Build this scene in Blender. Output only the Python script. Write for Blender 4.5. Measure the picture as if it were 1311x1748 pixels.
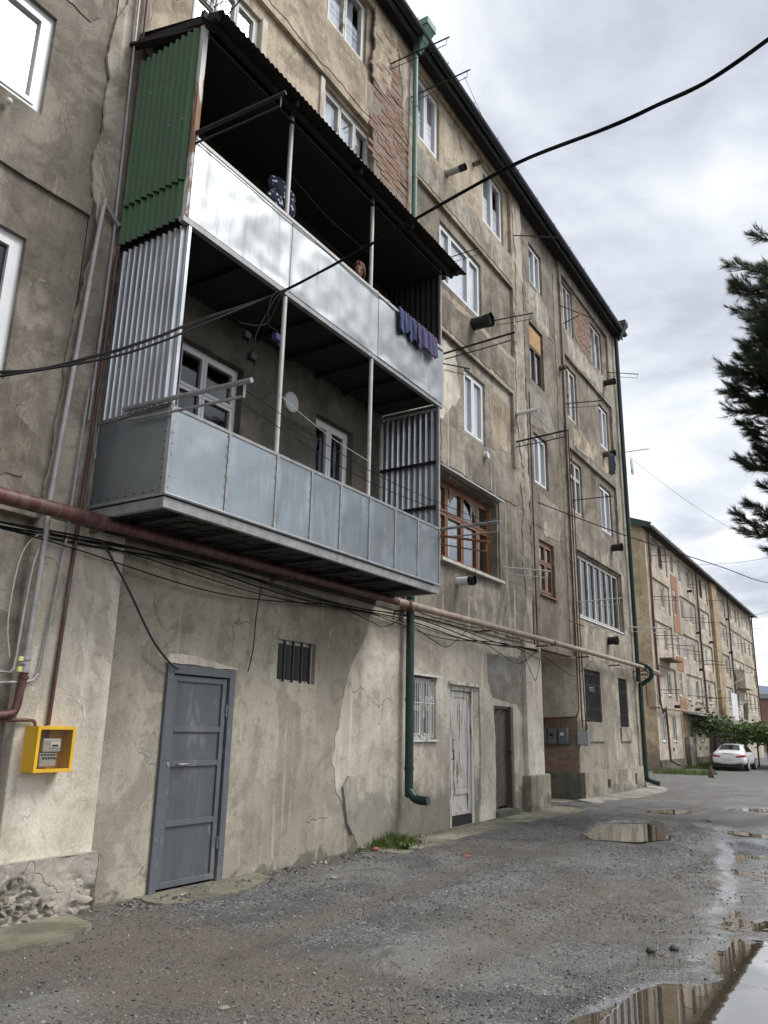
import bpy, math, random
import numpy as np
from mathutils import Vector, Matrix

random.seed(7); RNG = np.random.default_rng(7)
SC = bpy.context.scene
for o in list(bpy.data.objects): bpy.data.objects.remove(o)
COL = SC.collection

# ------------------------------------------------------------------ camera
cd = bpy.data.cameras.new('camera'); cam = bpy.data.objects.new('camera', cd); COL.objects.link(cam)
cd.sensor_fit = 'VERTICAL'; cd.sensor_height = 24.0; cd.sensor_width = 18.0
cd.lens = 24.0 * 1335.0 / 1748.0; cd.clip_start = 0.05; cd.clip_end = 6000
cam.matrix_world = Matrix(((0.84626323, 0.1277325, 0.51722621, 0), (0.53244841, -0.23623783, -0.81282862, 0),
                           (0.01836377, 0.96326325, -0.26793036, 1.6), (0, 0, 0, 1)))
SC.camera = cam

# ------------------------------------------------------------------ sky, sun, exposure
SUN_EL, SUN_AZ = 52.0, 28.0        # azimuth: degrees from +X towards +Y
W = bpy.data.worlds.new('World'); SC.world = W; W.use_nodes = True
wt = W.node_tree; wt.nodes.clear()
def wn(t, **k):
    n = wt.nodes.new(t)
    for a, b in k.items(): setattr(n, a, b)
    return n
wl = wt.links.new
sky = wn('ShaderNodeTexSky', sky_type='NISHITA', sun_disc=False)
sky.sun_elevation = math.radians(SUN_EL); sky.sun_rotation = math.radians(90 - SUN_AZ); sky.altitude = 400; sky.dust_density = 2.0
tc = wn('ShaderNodeTexCoord'); sep = wn('ShaderNodeSeparateXYZ'); wl(tc.outputs['Generated'], sep.inputs[0])
mz = wn('ShaderNodeMath', operation='MAXIMUM'); wl(sep.outputs['Z'], mz.inputs[0]); mz.inputs[1].default_value = 0.0
az = wn('ShaderNodeMath', operation='ADD'); wl(mz.outputs[0], az.inputs[0]); az.inputs[1].default_value = 0.22
dx = wn('ShaderNodeMath', operation='DIVIDE'); wl(sep.outputs['X'], dx.inputs[0]); wl(az.outputs[0], dx.inputs[1])
dy = wn('ShaderNodeMath', operation='DIVIDE'); wl(sep.outputs['Y'], dy.inputs[0]); wl(az.outputs[0], dy.inputs[1])
cmb = wn('ShaderNodeCombineXYZ'); wl(dx.outputs[0], cmb.inputs[0]); wl(dy.outputs[0], cmb.inputs[1])
n1 = wn('ShaderNodeTexNoise'); n1.inputs['Scale'].default_value = 1.15; n1.inputs['Detail'].default_value = 7; n1.inputs['Roughness'].default_value = .52; n1.inputs['Distortion'].default_value = .35
n2 = wn('ShaderNodeTexNoise'); n2.inputs['Scale'].default_value = 3.4; n2.inputs['Detail'].default_value = 8; n2.inputs['Roughness'].default_value = .55; n2.inputs['Distortion'].default_value = .3
mp = wn('ShaderNodeMapping'); mp.inputs['Location'].default_value = (3.1, 7.7, 0); wl(cmb.outputs[0], mp.inputs[0])
wl(mp.outputs[0], n1.inputs['Vector']); wl(mp.outputs[0], n2.inputs['Vector'])
m2 = wn('ShaderNodeMath', operation='MULTIPLY_ADD'); wl(n2.outputs['Fac'], m2.inputs[0]); m2.inputs[1].default_value = .62; m2.inputs[2].default_value = -.31
ad = wn('ShaderNodeMath', operation='ADD'); wl(n1.outputs['Fac'], ad.inputs[0]); wl(m2.outputs[0], ad.inputs[1])
cr = wn('ShaderNodeValToRGB'); wl(ad.outputs[0], cr.inputs[0])
els = cr.color_ramp.elements
els[0].position = .34; els[0].color = (.37, .392, .438, 1); els[1].position = .68; els[1].color = (.97, .975, .98, 1)
for p_, c_ in ((.43, (.475, .50, .545, 1)), (.52, (.60, .62, .66, 1)), (.60, (.77, .78, .80, 1))):
    e = els.new(p_); e.color = c_
cs = wn('ShaderNodeVectorMath', operation='SCALE'); wl(cr.outputs[0], cs.inputs[0]); cs.inputs['Scale'].default_value = 7.6
mx = wn('ShaderNodeMix', data_type='RGBA'); mx.inputs['Factor'].default_value = .94
wl(sky.outputs[0], mx.inputs[6]); wl(cs.outputs[0], mx.inputs[7])
bg = wn('ShaderNodeBackground'); bg.inputs['Strength'].default_value = .1; wl(mx.outputs[2], bg.inputs[0])
wo = wn('ShaderNodeOutputWorld'); wl(bg.outputs[0], wo.inputs[0])

sl = bpy.data.lights.new('sun', 'SUN'); so = bpy.data.objects.new('sun', sl); COL.objects.link(so)
sl.energy = 1.5; sl.angle = math.radians(28); sl.color = (1, .975, .94)
_e, _a = math.radians(SUN_EL), math.radians(SUN_AZ)
so.rotation_euler = Vector((math.cos(_e) * math.cos(_a), math.cos(_e) * math.sin(_a), math.sin(_e))).to_track_quat('Z', 'Y').to_euler()
so.location = (20, 12, 30)
SC.view_settings.view_transform = 'Standard'; SC.view_settings.look = 'None'
SC.view_settings.exposure = 1.12; SC.view_settings.gamma = 1.0
SC.render.engine = 'CYCLES'; SC.cycles.use_denoising = True; SC.cycles.use_adaptive_sampling = True; SC.cycles.adaptive_threshold = .02; SC.cycles.max_bounces = 6; SC.cycles.transparent_max_bounces = 14
SC.cycles.caustics_reflective = False; SC.cycles.caustics_refractive = False; SC.cycles.sample_clamp_indirect = 6

# ------------------------------------------------------------------ numpy value noise
_P = RNG.permutation(512)
def vnoise(x, y, seed=0):
    xi = np.floor(x).astype(int); yi = np.floor(y).astype(int); fx = x - xi; fy = y - yi
    fx = fx * fx * (3 - 2 * fx); fy = fy * fy * (3 - 2 * fy)
    def h(a, b): return _P[(_P[(a + seed * 37) & 511] + b) & 511] / 511.0
    return (h(xi, yi) * (1 - fx) + h(xi + 1, yi) * fx) * (1 - fy) + (h(xi, yi + 1) * (1 - fx) + h(xi + 1, yi + 1) * fx) * fy
def fbm(x, y, seed=0, oct=4, g=.5):
    x = np.asarray(x, float); y = np.asarray(y, float)
    t = 0; a = 1; s = 0
    for i in range(oct): t = t + a * vnoise(x * 2 ** i, y * 2 ** i, seed + i); s += a; a *= g
    return t / s
def sst(a, b, x):
    t = np.clip((np.asarray(x, float) - a) / (b - a), 0, 1); return t * t * (3 - 2 * t)
def sdf_poly(px, py, poly):
    d = np.full(px.shape, 1e9); inside = np.zeros(px.shape, bool); n = len(poly)
    for i in range(n):
        ax, ay = poly[i]; bx, by = poly[(i + 1) % n]
        ex, ey = bx - ax, by - ay; t = np.clip(((px - ax) * ex + (py - ay) * ey) / (ex * ex + ey * ey + 1e-9), 0, 1)
        d = np.minimum(d, np.hypot(px - ax - t * ex, py - ay - t * ey))
        c = ((ay > py) != (by > py)) & (px < (bx - ax) * (py - ay) / (by - ay + 1e-12) + ax); inside ^= c
    return np.where(inside, -d, d)

# ------------------------------------------------------------------ mesh builder
class MB:
    def __init__(s): s.v = []; s.f = []; s.m = []
    def add(s, vs, fs, m=0):
        b = len(s.v); s.v += [tuple(p) for p in vs]
        for f in fs: s.f.append([b + i for i in f]); s.m.append(m)
    def quad(s, a, b, c, d, m=0): s.add([a, b, c, d], [(0, 1, 2, 3)], m)
    def box(s, x0, x1, y0, y1, z0, z1, m=0):
        s.add([(x0, y0, z0), (x1, y0, z0), (x1, y1, z0), (x0, y1, z0), (x0, y0, z1), (x1, y0, z1), (x1, y1, z1), (x0, y1, z1)],
              [(0, 3, 2, 1), (4, 5, 6, 7), (0, 1, 5, 4), (1, 2, 6, 5), (2, 3, 7, 6), (3, 0, 4, 7)], m)
        return s
    def beam(s, p, q, w, h=None, m=0, up=(0, 0, 1)):
        h = h or w; p = Vector(p); q = Vector(q); d = (q - p).normalized(); u = Vector(up)
        if abs(d.dot(u)) > .95: u = Vector((1, 0, 0))
        a = d.cross(u).normalized() * w / 2; b = a.cross(d).normalized() * h / 2
        s.add([p - a - b, p + a - b, p + a + b, p - a + b, q - a - b, q + a - b, q + a + b, q - a + b],
              [(0, 3, 2, 1), (4, 5, 6, 7), (0, 1, 5, 4), (1, 2, 6, 5), (2, 3, 7, 6), (3, 0, 4, 7)], m)
        return s
    def tube(s, path, r, n=8, m=0, cap=True, smoothpath=0):
        P = [Vector(p) for p in path]
        if smoothpath and len(P) > 2: P = catmull(P, smoothpath)
        k = len(P); R = r if isinstance(r, (list, tuple)) else [r] * k
        if len(R) != k: R = list(np.interp(np.linspace(0, 1, k), np.linspace(0, 1, len(R)), R))
        rings = []; u = None
        for i in range(k):
            d = (P[min(i + 1, k - 1)] - P[max(i - 1, 0)])
            d = d.normalized() if d.length > 1e-9 else Vector((0, 0, 1))
            if u is None: u = d.orthogonal().normalized()
            else:
                u = u - d * u.dot(d); u = u.normalized() if u.length > 1e-6 else d.orthogonal().normalized()
            w = d.cross(u)
            rings.append([P[i] + (u * math.cos(2 * math.pi * j / n) + w * math.sin(2 * math.pi * j / n)) * R[i] for j in range(n)])
        fs = []
        for i in range(k - 1):
            for j in range(n): fs.append((i * n + j, i * n + (j + 1) % n, (i + 1) * n + (j + 1) % n, (i + 1) * n + j))
        if cap: fs.append(tuple(range(n))[::-1]); fs.append(tuple((k - 1) * n + j for j in range(n)))
        s.add([p for rg in rings for p in rg], fs, m); return s
    def grid(s, fn, nu, nv, m=0):
        vs = [fn(i / nu, j / nv) for j in range(nv + 1) for i in range(nu + 1)]; w = nu + 1
        s.add(vs, [(j * w + i, j * w + i + 1, (j + 1) * w + i + 1, (j + 1) * w + i) for j in range(nv) for i in range(nu)], m); return s
    def build(s, name, mats, parent=None, smooth=False, bevel=0, label=None, kind=None):
        me = bpy.data.meshes.new(name); me.from_pydata(s.v, [], s.f)
        if not isinstance(mats, (list, tuple)): mats = [mats]
        for mt in mats: me.materials.append(mt)
        if len(mats) > 1: me.polygons.foreach_set('material_index', s.m)
        if smooth: me.polygons.foreach_set('use_smooth', [True] * len(me.polygons))
        me.update()
        o = bpy.data.objects.new(name, me); COL.objects.link(o); put(o, parent)
        if bevel:
            b = o.modifiers.new('bevel', 'BEVEL'); b.width = bevel; b.segments = 2; b.limit_method = 'ANGLE'
        if smooth: 
            try: me.set_sharp_from_angle(angle=math.radians(50))
            except Exception: pass
        if label: o['label'] = label
        if kind: o['kind'] = kind
        return o
def put(o, parent):
    if parent is not None:
        o.parent = parent
        if parent.type == 'EMPTY': o.location = -Vector(parent.location)
def catmull(P, sub):
    out = []
    for i in range(len(P) - 1):
        a, b, c, d = P[max(i - 1, 0)], P[i], P[i + 1], P[min(i + 2, len(P) - 1)]
        for k in range(sub):
            t = k / sub
            out.append(.5 * ((2 * b) + (c - a) * t + (2 * a - 5 * b + 4 * c - d) * t * t + (3 * b - a - 3 * c + d) * t ** 3))
    out.append(P[-1]); return out
def thing(name, label, cat, loc=(0, 0, 0), group=None):
    o = bpy.data.objects.new(name, None); COL.objects.link(o); o.location = loc; o.empty_display_size = .2
    return tag(o, label, cat, group)
def tag(o, label, cat, group=None):
    o['label'] = label; o['category'] = cat
    if group: o['group'] = group
    return o

# ------------------------------------------------------------------ materials
class NT:
    def __init__(s, name):
        s.mat = bpy.data.materials.new(name); s.mat.use_nodes = True; s.t = s.mat.node_tree; s.t.nodes.clear()
        s.out = s.t.nodes.new('ShaderNodeOutputMaterial'); s._co = None
    def n(s, ty, **k):
        nd = s.t.nodes.new(ty)
        for a, b in k.items(): setattr(nd, a, b)
        return nd
    def set(s, inp, v):
        if hasattr(v, 'is_output'): s.t.links.new(v, inp)
        elif v is not None:
            if isinstance(v, (tuple, list)) and len(v) == 3 and inp.type == 'RGBA': v = (*v, 1)
            inp.default_value = v
    @property
    def co(s):
        if s._co is None: s._co = s.n('ShaderNodeTexCoord').outputs['Object']
        return s._co
    def map(s, sc=(1, 1, 1), loc=(0, 0, 0), vec=None):
        m = s.n('ShaderNodeMapping'); s.set(m.inputs['Vector'], vec or s.co); m.inputs['Scale'].default_value = sc; m.inputs['Location'].default_value = loc
        return m.outputs[0]
    def noise(s, scale, detail=6, rough=.6, dist=0, vec=None):
        n = s.n('ShaderNodeTexNoise'); s.set(n.inputs['Vector'], vec or s.co); n.inputs['Scale'].default_value = scale
        n.inputs['Detail'].default_value = detail; n.inputs['Roughness'].default_value = rough; n.inputs['Distortion'].default_value = dist
        return n.outputs['Fac']
    def vor(s, scale, feature='F1', vec=None, out='Distance'):
        n = s.n('ShaderNodeTexVoronoi', feature=feature); s.set(n.inputs['Vector'], vec or s.co); n.inputs['Scale'].default_value = scale
        return n.outputs[out]
    def ramp(s, fac, stops, interp='LINEAR'):
        r = s.n('ShaderNodeValToRGB'); s.set(r.inputs[0], fac); r.color_ramp.interpolation = interp
        e = r.color_ramp.elements
        def col(c): return (c, c, c, 1) if isinstance(c, (int, float)) else (*c, 1)
        e[0].position = stops[0][0]; e[0].color = col(stops[0][1]); e[1].position = stops[-1][0]; e[1].color = col(stops[-1][1])
        for p, c in stops[1:-1]:
            q = e.new(p); q.color = col(c)
        return r.outputs[0]
    def mix(s, fac, a, b, blend='MIX'):
        m = s.n('ShaderNodeMix', data_type='RGBA', blend_type=blend); s.set(m.inputs[0], fac); s.set(m.inputs[6], a); s.set(m.inputs[7], b)
        return m.outputs[2]
    def math(s, op, a, b=None, c=None):
        m = s.n('ShaderNodeMath', operation=op); s.set(m.inputs[0], a)
        if b is not None: s.set(m.inputs[1], b)
        if c is not None: s.set(m.inputs[2], c)
        return m.outputs[0]
    def bump(s, h, strength=.3, dist=.02, normal=None):
        b = s.n('ShaderNodeBump'); s.set(b.inputs['Height'], h); b.inputs['Strength'].default_value = strength; b.inputs['Distance'].default_value = dist
        if normal is not None: s.set(b.inputs['Normal'], normal)
        return b.outputs[0]
    def bsdf(s, color=None, rough=.8, metal=0, normal=None, spec=None, **k):
        b = s.n('ShaderNodeBsdfPrincipled'); s.set(b.inputs['Base Color'], color); s.set(b.inputs['Roughness'], rough); s.set(b.inputs['Metallic'], metal)
        if normal is not None: s.set(b.inputs['Normal'], normal)
        if spec is not None: s.set(b.inputs['Specular IOR Level'], spec)
        for a, v in k.items(): s.set(b.inputs[a.replace('_', ' ')], v)
        return b.outputs[0]
    def done(s, sh): s.t.links.new(sh, s.out.inputs['Surface']); return s.mat

def sc3(c, k): return tuple(min(1, x * k) for x in c)
def plaster(name, base, dark, light, pale=.35, streak=.5, crack=.6, damp=None, blotch=.66, seed=0.0, moss=0):
    """old cement render: blotches, rain streaks, pale efflorescence, cracks, trowel relief"""
    def ds(c_, k=.34):
        l_ = .3 * c_[0] + .6 * c_[1] + .1 * c_[2]; return tuple(x * (1 - k) + l_ * k for x in c_)
    def wm(c_, k): return (c_[0] * k * 1.018, c_[1] * k * .99, c_[2] * k * .985)
    base, dark, light = wm(ds(base), 1.17), wm(ds(dark), 1.0), wm(ds(light), 1.28)
    t = NT(name); v = t.map((1, 1, 1), (seed * 3.1, seed * 5.7, seed * 2.3))
    big = t.noise(.36, 8, .58, 1.1, v); mid = t.noise(1.7, 9, .66, .5, v); fine = t.noise(46, 5, .6, 0, v); tiny = t.noise(210, 2, .5, 0, v)
    c = t.mix(t.ramp(big, [(.42, 0), (.56, 1)]), base, light)
    bl = t.noise(.75, 9, .66, 1.6, t.map((1, 1, 1), (seed * 11, 3, seed * 4))); c = t.mix(t.math('MULTIPLY', t.ramp(bl, [(.53, 0), (.555, .8), (.64, 1)]), .5), c, sc3(dark, 1.05))
    c = t.mix(t.math('MULTIPLY', t.ramp(mid, [(.47, 0), (.64, 1)]), blotch), c, dark)
    m2 = t.noise(4.6, 10, .7, 1.0, v)
    c = t.mix(t.math('MULTIPLY', t.ramp(m2, [(.51, 0), (.66, 1)]), .42), c, sc3(dark, .7))
    sv = t.map((5.5, 5.5, .30), (seed, seed * 2, 0)); st = t.noise(1.0, 8, .62, .25, sv)
    c = t.mix(t.math('MULTIPLY', t.ramp(st, [(.48, 0), (.66, 1)]), streak * .62), c, sc3(dark, .55))
    sv2 = t.map((9, 9, .42), (seed + 9, seed, 3)); st2 = t.noise(1.0, 8, .6, .2, sv2)
    pm = t.math('MULTIPLY', t.ramp(st2, [(.55, 0), (.70, 1)]), t.ramp(t.noise(.8, 4, .6, .3, v), [(.46, 0), (.62, 1)]))
    c = t.mix(t.math('MULTIPLY', pm, pale), c, sc3(light, 1.55))
    fl = t.noise(2.4, 9, .72, 1.4, t.map((1, 1, .8), (seed * 7 + 4, 2, seed)))
    flm = t.ramp(fl, [(.615, 0), (.632, 1)])
    c = t.mix(t.math('MULTIPLY', flm, .55 * pale + .18), c, sc3(light, 1.22))
    c = t.mix(.5, c, t.mix(t.ramp(fine, [(.3, 0), (.7, 1)]), sc3(dark, .9), sc3(light, 1.1)), 'SOFT_LIGHT')
    # cracks
    wv = t.n('ShaderNodeVectorMath', operation='ADD'); nd = t.n('ShaderNodeTexNoise'); t.set(nd.inputs['Vector'], v); nd.inputs['Scale'].default_value = 2.2; nd.inputs['Detail'].default_value = 6
    sc = t.n('ShaderNodeVectorMath', operation='SCALE'); t.set(sc.inputs[0], nd.outputs['Color']); sc.inputs['Scale'].default_value = .55
    t.set(wv.inputs[0], v); t.set(wv.inputs[1], sc.outputs[0])
    ed = t.vor(.62, 'DISTANCE_TO_EDGE', wv.outputs[0]); cm = t.ramp(ed, [(.0, 1), (.0035, 0)])
    cm = t.math('MULTIPLY', cm, t.ramp(t.noise(.9, 3, .5, 0, v), [(.56, 0), (.62, 1)]))
    c = t.mix(t.math('MULTIPLY', cm, crack * .8), c, sc3(dark, .25))
    # dark pits
    pit = t.ramp(t.noise(11, 3, .5, .6, v), [(.735, 0), (.755, 1)])
    c = t.mix(t.math('MULTIPLY', pit, .45), c, sc3(dark, .4))
    if moss:
        sp = t.n('ShaderNodeSeparateXYZ'); t.set(sp.inputs[0], t.co)
        hz = t.math('ADD', sp.outputs['Z'], t.math('MULTIPLY', t.math('SUBTRACT', t.noise(1.9, 7, .65, .6, v), .5), 1.7))
        mm = t.ramp(t.math('DIVIDE', hz, moss), [(.55, 1), (1.0, 0)])
        c = t.mix(t.math('MULTIPLY', mm, .62), c, (.075, .078, .055))
    h = t.math('ADD', t.math('MULTIPLY', mid, .7), t.math('MULTIPLY', fine, .16)); h = t.math('ADD', h, t.math('MULTIPLY', tiny, .05))
    h = t.math('ADD', h, t.math('MULTIPLY', flm, .18)); h = t.math('SUBTRACT', h, t.math('MULTIPLY', cm, .5)); h = t.math('SUBTRACT', h, t.math('MULTIPLY', pit, .3))
    r = t.ramp(mid, [(.3, .82), (.7, .95)])
    return t.done(t.bsdf(c, r, 0, t.bump(h, .75, .035), .25))
def flat(name, col, rough=.6, metal=0, var=.25, scale=6, bump=.1, dirt=.0, dirtc=(.06, .05, .04), spec=None, **k):
    t = NT(name); n = t.noise(scale, 8, .65, .4); f = t.noise(scale * 14, 4, .6)
    c = t.mix(t.ramp(n, [(.3, 0), (.7, 1)]), sc3(col, 1 - var), sc3(col, 1 + var))
    if dirt:
        sv = t.map((scale, scale, scale * .12)); d = t.noise(1.6, 8, .65, .3, sv)
        c = t.mix(t.math('MULTIPLY', t.ramp(d, [(.45, 0), (.7, 1)]), dirt), c, dirtc)
    r = t.math('ADD', t.math('MULTIPLY', t.math('SUBTRACT', n, .5), .3), rough)
    return t.done(t.bsdf(c, r, metal, t.bump(t.math('ADD', n, t.math('MULTIPLY', f, .3)), bump, .01), spec, **k))
def painted(name, paint, under, amount=.5, scale=(6, 6, 6), rough=.6, bump=.4, metal=0):
    """peeling paint over wood or rusty steel"""
    t = NT(name); v = t.map(scale); n = t.noise(1.0, 9, .72, .8, v); b = t.noise(.25, 4, .6, .3, v)
    m = t.ramp(t.math('ADD', n, t.math('MULTIPLY', t.math('SUBTRACT', b, .5), .5)), [(amount, 0), (amount + .03, 1)])
    p = t.mix(t.ramp(b, [(.3, 0), (.7, 1)]), sc3(paint, .85), sc3(paint, 1.12))
    u = t.mix(t.noise(3, 6, .6, 0, v), sc3(under, .5), sc3(under, 1.4))
    c = t.mix(m, p, u); gr = t.noise(1.0, 8, .66, .3, t.map((7, 7, .7))); c = t.mix(t.math('MULTIPLY', t.ramp(gr, [(.48, 0), (.68, 1)]), .42), c, (.15, .14, .125))
    dr_ = t.noise(5.0, 9, .7, .6); c = t.mix(t.math('MULTIPLY', t.ramp(dr_, [(.5, 0), (.72, 1)]), .35), c, sc3(paint, .45))
    return t.done(t.bsdf(c, t.ramp(m, [(0, rough), (1, .9)]), metal, t.bump(t.math('SUBTRACT', n, t.math('MULTIPLY', m, .5)), bump, .006)))
def galv(name, tint, rough=.34, crumple=.35, scale=2.0, metal=.85, dirt=.35):
    t = NT(name); v = t.map((1, .7, 1.0)); n = t.noise(scale, 3, .5, .15, v); sp = t.noise(26, 4, .6)
    st = t.noise(1.0, 7, .6, .2, t.map((9, 9, .6)))
    c = t.mix(t.ramp(n, [(.3, 0), (.7, 1)]), sc3(tint, .82), sc3(tint, 1.1)); tb = t.noise(1.6, 7, .6, .8); c = t.mix(t.math('MULTIPLY', t.ramp(tb, [(.45, 0), (.68, 1)]), .26), c, (tint[0] * .55, tint[1] * .62, tint[2] * .66))
    dp = t.noise(1.0, 6, .7, .1, t.map((38, 38, 1.1))); c = t.mix(t.math('MULTIPLY', t.math('MULTIPLY', t.ramp(dp, [(.60, 0), (.68, 1)]), t.ramp(tb, [(.42, 0), (.55, 1)])), dirt * .6), c, (.07, .07, .068))
    c = t.mix(t.math('MULTIPLY', t.ramp(st, [(.52, 0), (.7, 1)]), dirt), c, (.16, .15, .13))
    c = t.mix(.25, c, t.mix(sp, sc3(tint, .6), sc3(tint, 1.2)))
    r = t.math('ADD', rough - .12, t.math('MULTIPLY', t.noise(3.2, 6, .65, .6), .26))
    r = t.math('ADD', r, t.math('MULTIPLY', t.ramp(st, [(.52, 0), (.7, 1)]), .2))
    return t.done(t.bsdf(c, r, metal, t.bump(t.math('ADD', n, t.math('MULTIPLY', st, .02)), crumple, .09)))
def glass(name, tint=(.93, .95, .96), ior=2.1, rough=.012):
    t = NT(name); lw = t.n('ShaderNodeLayerWeight'); lw.inputs['Blend'].default_value = .5; f0 = ((ior - 1) / (ior + 1)) ** 2
    fac = t.math('MULTIPLY_ADD', t.math('POWER', lw.outputs['Facing'], 4.0), 1 - f0, f0)
    tr = t.n('ShaderNodeBsdfTransparent'); t.set(tr.inputs[0], tint); gl = t.n('ShaderNodeBsdfGlossy'); gl.inputs['Roughness'].default_value = rough
    t.set(gl.inputs['Color'], (.95, .97, 1)); t.set(gl.inputs['Normal'], t.bump(t.noise(1.6, 2, .5), .06, .05))
    m = t.n('ShaderNodeMixShader'); t.set(m.inputs[0], fac); t.set(m.inputs[1], tr.outputs[0]); t.set(m.inputs[2], gl.outputs[0])
    return t.done(m.outputs[0])

M = {}
M['tan'] = plaster('plaster_tan', (.34, .285, .195), (.19, .16, .115), (.45, .385, .275), .5, .35, .5, seed=1)
M['brown'] = plaster('plaster_brown', (.235, .205, .155), (.13, .115, .09), (.31, .275, .205), .45, .4, .5, seed=2)
M['grey'] = plaster('plaster_grey', (.265, .242, .19), (.14, .128, .10), (.37, .342, .275), .95, .5, .6, seed=3)
M['left'] = plaster('plaster_left', (.215, .195, .15), (.135, .12, .095), (.29, .265, .21), .5, .35, .5, seed=4)
M['pale'] = plaster('plaster_pale', (.47, .435, .345), (.31, .28, .215), (.56, .525, .43), .5, .3, .45, blotch=.32, seed=5)
M['infill'] = plaster('plaster_infill', (.30, .275, .215), (.22, .20, .155), (.37, .345, .27), .45, .25, .4, blotch=.38, seed=6, moss=.18)
M['doors'] = plaster('plaster_doorwall', (.42, .385, .31), (.27, .245, .195), (.50, .46, .375), .5, .35, .5, blotch=.45, seed=7, moss=1.05)
M['stair'] = plaster('plaster_stair', (.235, .205, .155), (.145, .125, .095), (.30, .265, .205), .4, .4, .45, seed=8)
M['end'] = plaster('plaster_end', (.28, .26, .20), (.17, .158, .12), (.37, .345, .27), .45, .6, .4, seed=9, moss=.35)
M['soffit'] = flat('shade_dark_soffit', (.030, .027, .024), .95, 0, .5, 5, .4)  # near-black base stands in for the shade under the lower balcony
M['strip'] = plaster('plaster_strip', (.33, .30, .24), (.18, .16, .125), (.42, .385, .31), .7, .5, .5, seed=18)
M['back'] = plaster('plaster_back_painted_shade', (.13, .12, .095), (.075, .07, .055), (.18, .165, .13), .3, .3, .4, seed=19)  # grey brown render, darkened further to hold the balconies' shade
M['cement'] = plaster('cement_patch', (.25, .24, .205), (.17, .16, .135), (.31, .30, .255), .3, .2, .3, seed=10)
M['damp'] = plaster('damp_cement', (.20, .192, .155), (.11, .108, .085), (.27, .26, .21), .4, .5, .3, seed=11, moss=.9)
M['concrete'] = plaster('concrete', (.24, .232, .21), (.14, .135, .12), (.31, .30, .27), .3, .1, .7, seed=12)
M['rubble'] = plaster('rubble_concrete', (.27, .25, .205), (.13, .12, .10), (.36, .34, .285), .3, .1, .2, seed=22)
M['mossy'] = plaster('mossy_concrete', (.215, .21, .15), (.12, .12, .075), (.30, .295, .22), .2, .1, .8, seed=13)
M['far'] = plaster('plaster_far', (.36, .325, .25), (.26, .235, .185), (.45, .405, .315), .3, .5, .2, seed=14)
M['far_end'] = plaster('plaster_far_gable', (.42, .325, .18), (.32, .25, .15), (.48, .38, .22), .2, .3, .2, seed=15, moss=.9)
M['far_pale'] = plaster('plaster_far_pale', (.43, .39, .295), (.32, .285, .21), (.52, .475, .36), .3, .4, .2, seed=16)
M['far_ochre'] = plaster('plaster_far_ochre', (.36, .27, .15), (.25, .19, .11), (.42, .325, .19), .2, .4, .2, seed=17)
M['orange'] = flat('orange_tile', (.30, .155, .085), .8, 0, .3, 3, .2, .5, (.2, .13, .08))
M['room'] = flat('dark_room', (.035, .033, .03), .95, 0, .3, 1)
M['pvc'] = flat('white_frame', (.72, .73, .74), .35, 0, .05, 4, .02, .12, (.3, .28, .25))
M['oldwhite'] = painted('old_white_frame', (.62, .61, .57), (.24, .20, .15), .60, (9, 9, 3))
M['brownwood'] = flat('varnished_wood', (.19, .075, .026), .42, 0, .35, 7, .2, .4, (.07, .03, .016))
M['darkwood'] = painted('dark_brown_door', (.085, .058, .045), (.20, .15, .115), .60, (5, 5, 1.2))
M['peelwhite'] = painted('peeling_white_door', (.56, .545, .50), (.22, .175, .13), .535, (14, 14, 2.0))
M['doormetal'] = painted('grey_steel_door', (.085, .093, .105), (.17, .175, .18), .60, (7, 7, 3), .42, .15, .0)
M['doorframe'] = painted('grey_steel_frame', (.10, .112, .128), (.19, .19, .19), .60, (7, 7, 3), .42, .15, .0)
M['bars'] = painted('white_bars', (.62, .62, .60), (.25, .15, .09), .66, (20, 20, 8), .5)
M['darkbars'] = flat('dark_bars', (.05, .045, .042), .6, .3, .3, 10)
M['blackmetal'] = flat('black_metal', (.022, .022, .024), .5, .4, .3, 9)
M['gutter'] = flat('dark_gutter', (.02, .026, .026), .38, .3, .3, 5, .1)
M['greenpipe'] = flat('green_pipe', (.006, .030, .022), .33, .15, .25, 4, .1, .2, (.03, .05, .045))
M['greenfade'] = flat('faded_green_pipe', (.10, .20, .165), .5, .1, .25, 5, .1, .35, (.16, .17, .14))
M['greencorr'] = flat('green_corrugated', (.034, .098, .028), .5, 0, .22, 4, .1, .35, (.02, .04, .018))
M['silver'] = galv('silver_corrugated', (.60, .62, .645), .30, .04, 2, .92, .15)
M['sheet'] = galv('galvanised_sheet', (.46, .485, .495), .42, .30, 1.1, .86, .6)
M['panel'] = galv('bluish_sheet', (.345, .39, .42), .40, .22, 1.1, .80, .30)
M['steel'] = flat('grey_painted_steel', (.30, .31, .315), .5, .3, .25, 8, .1, .3, (.13, .10, .08))
M['post'] = flat('pale_painted_post', (.50, .50, .47), .5, .1, .2, 9, .1, .3, (.25, .18, .12))
M['rust'] = flat('rusty_steel', (.15, .085, .06), .75, .2, .45, 12, .4, .3, (.05, .03, .025))
M['redpipe'] = flat('red_brown_pipe', (.085, .027, .022), .5, .1, .4, 9, .3, .45, (.26, .2, .18))
M['gaspipe'] = flat('weathered_gas_pipe', (.33, .26, .20), .55, .2, .4, 8, .3, .45, (.12, .07, .05))
M['greypipe'] = flat('grey_pipe', (.36, .345, .345), .5, .2, .25, 8, .2, .3, (.2, .15, .13))
M['yellow'] = flat('yellow_paint', (.74, .43, .018), .4, 0, .10, 4, .03, .16, (.30, .20, .05))
M['meter'] = flat('meter_grey', (.42, .43, .42), .4, .1, .12, 14)
M['meterface'] = flat('meter_face', (.70, .72, .72), .35, 0, .08, 20)
M['ink'] = flat('black_ink', (.02, .02, .02), .6, 0, .1, 4)
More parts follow.
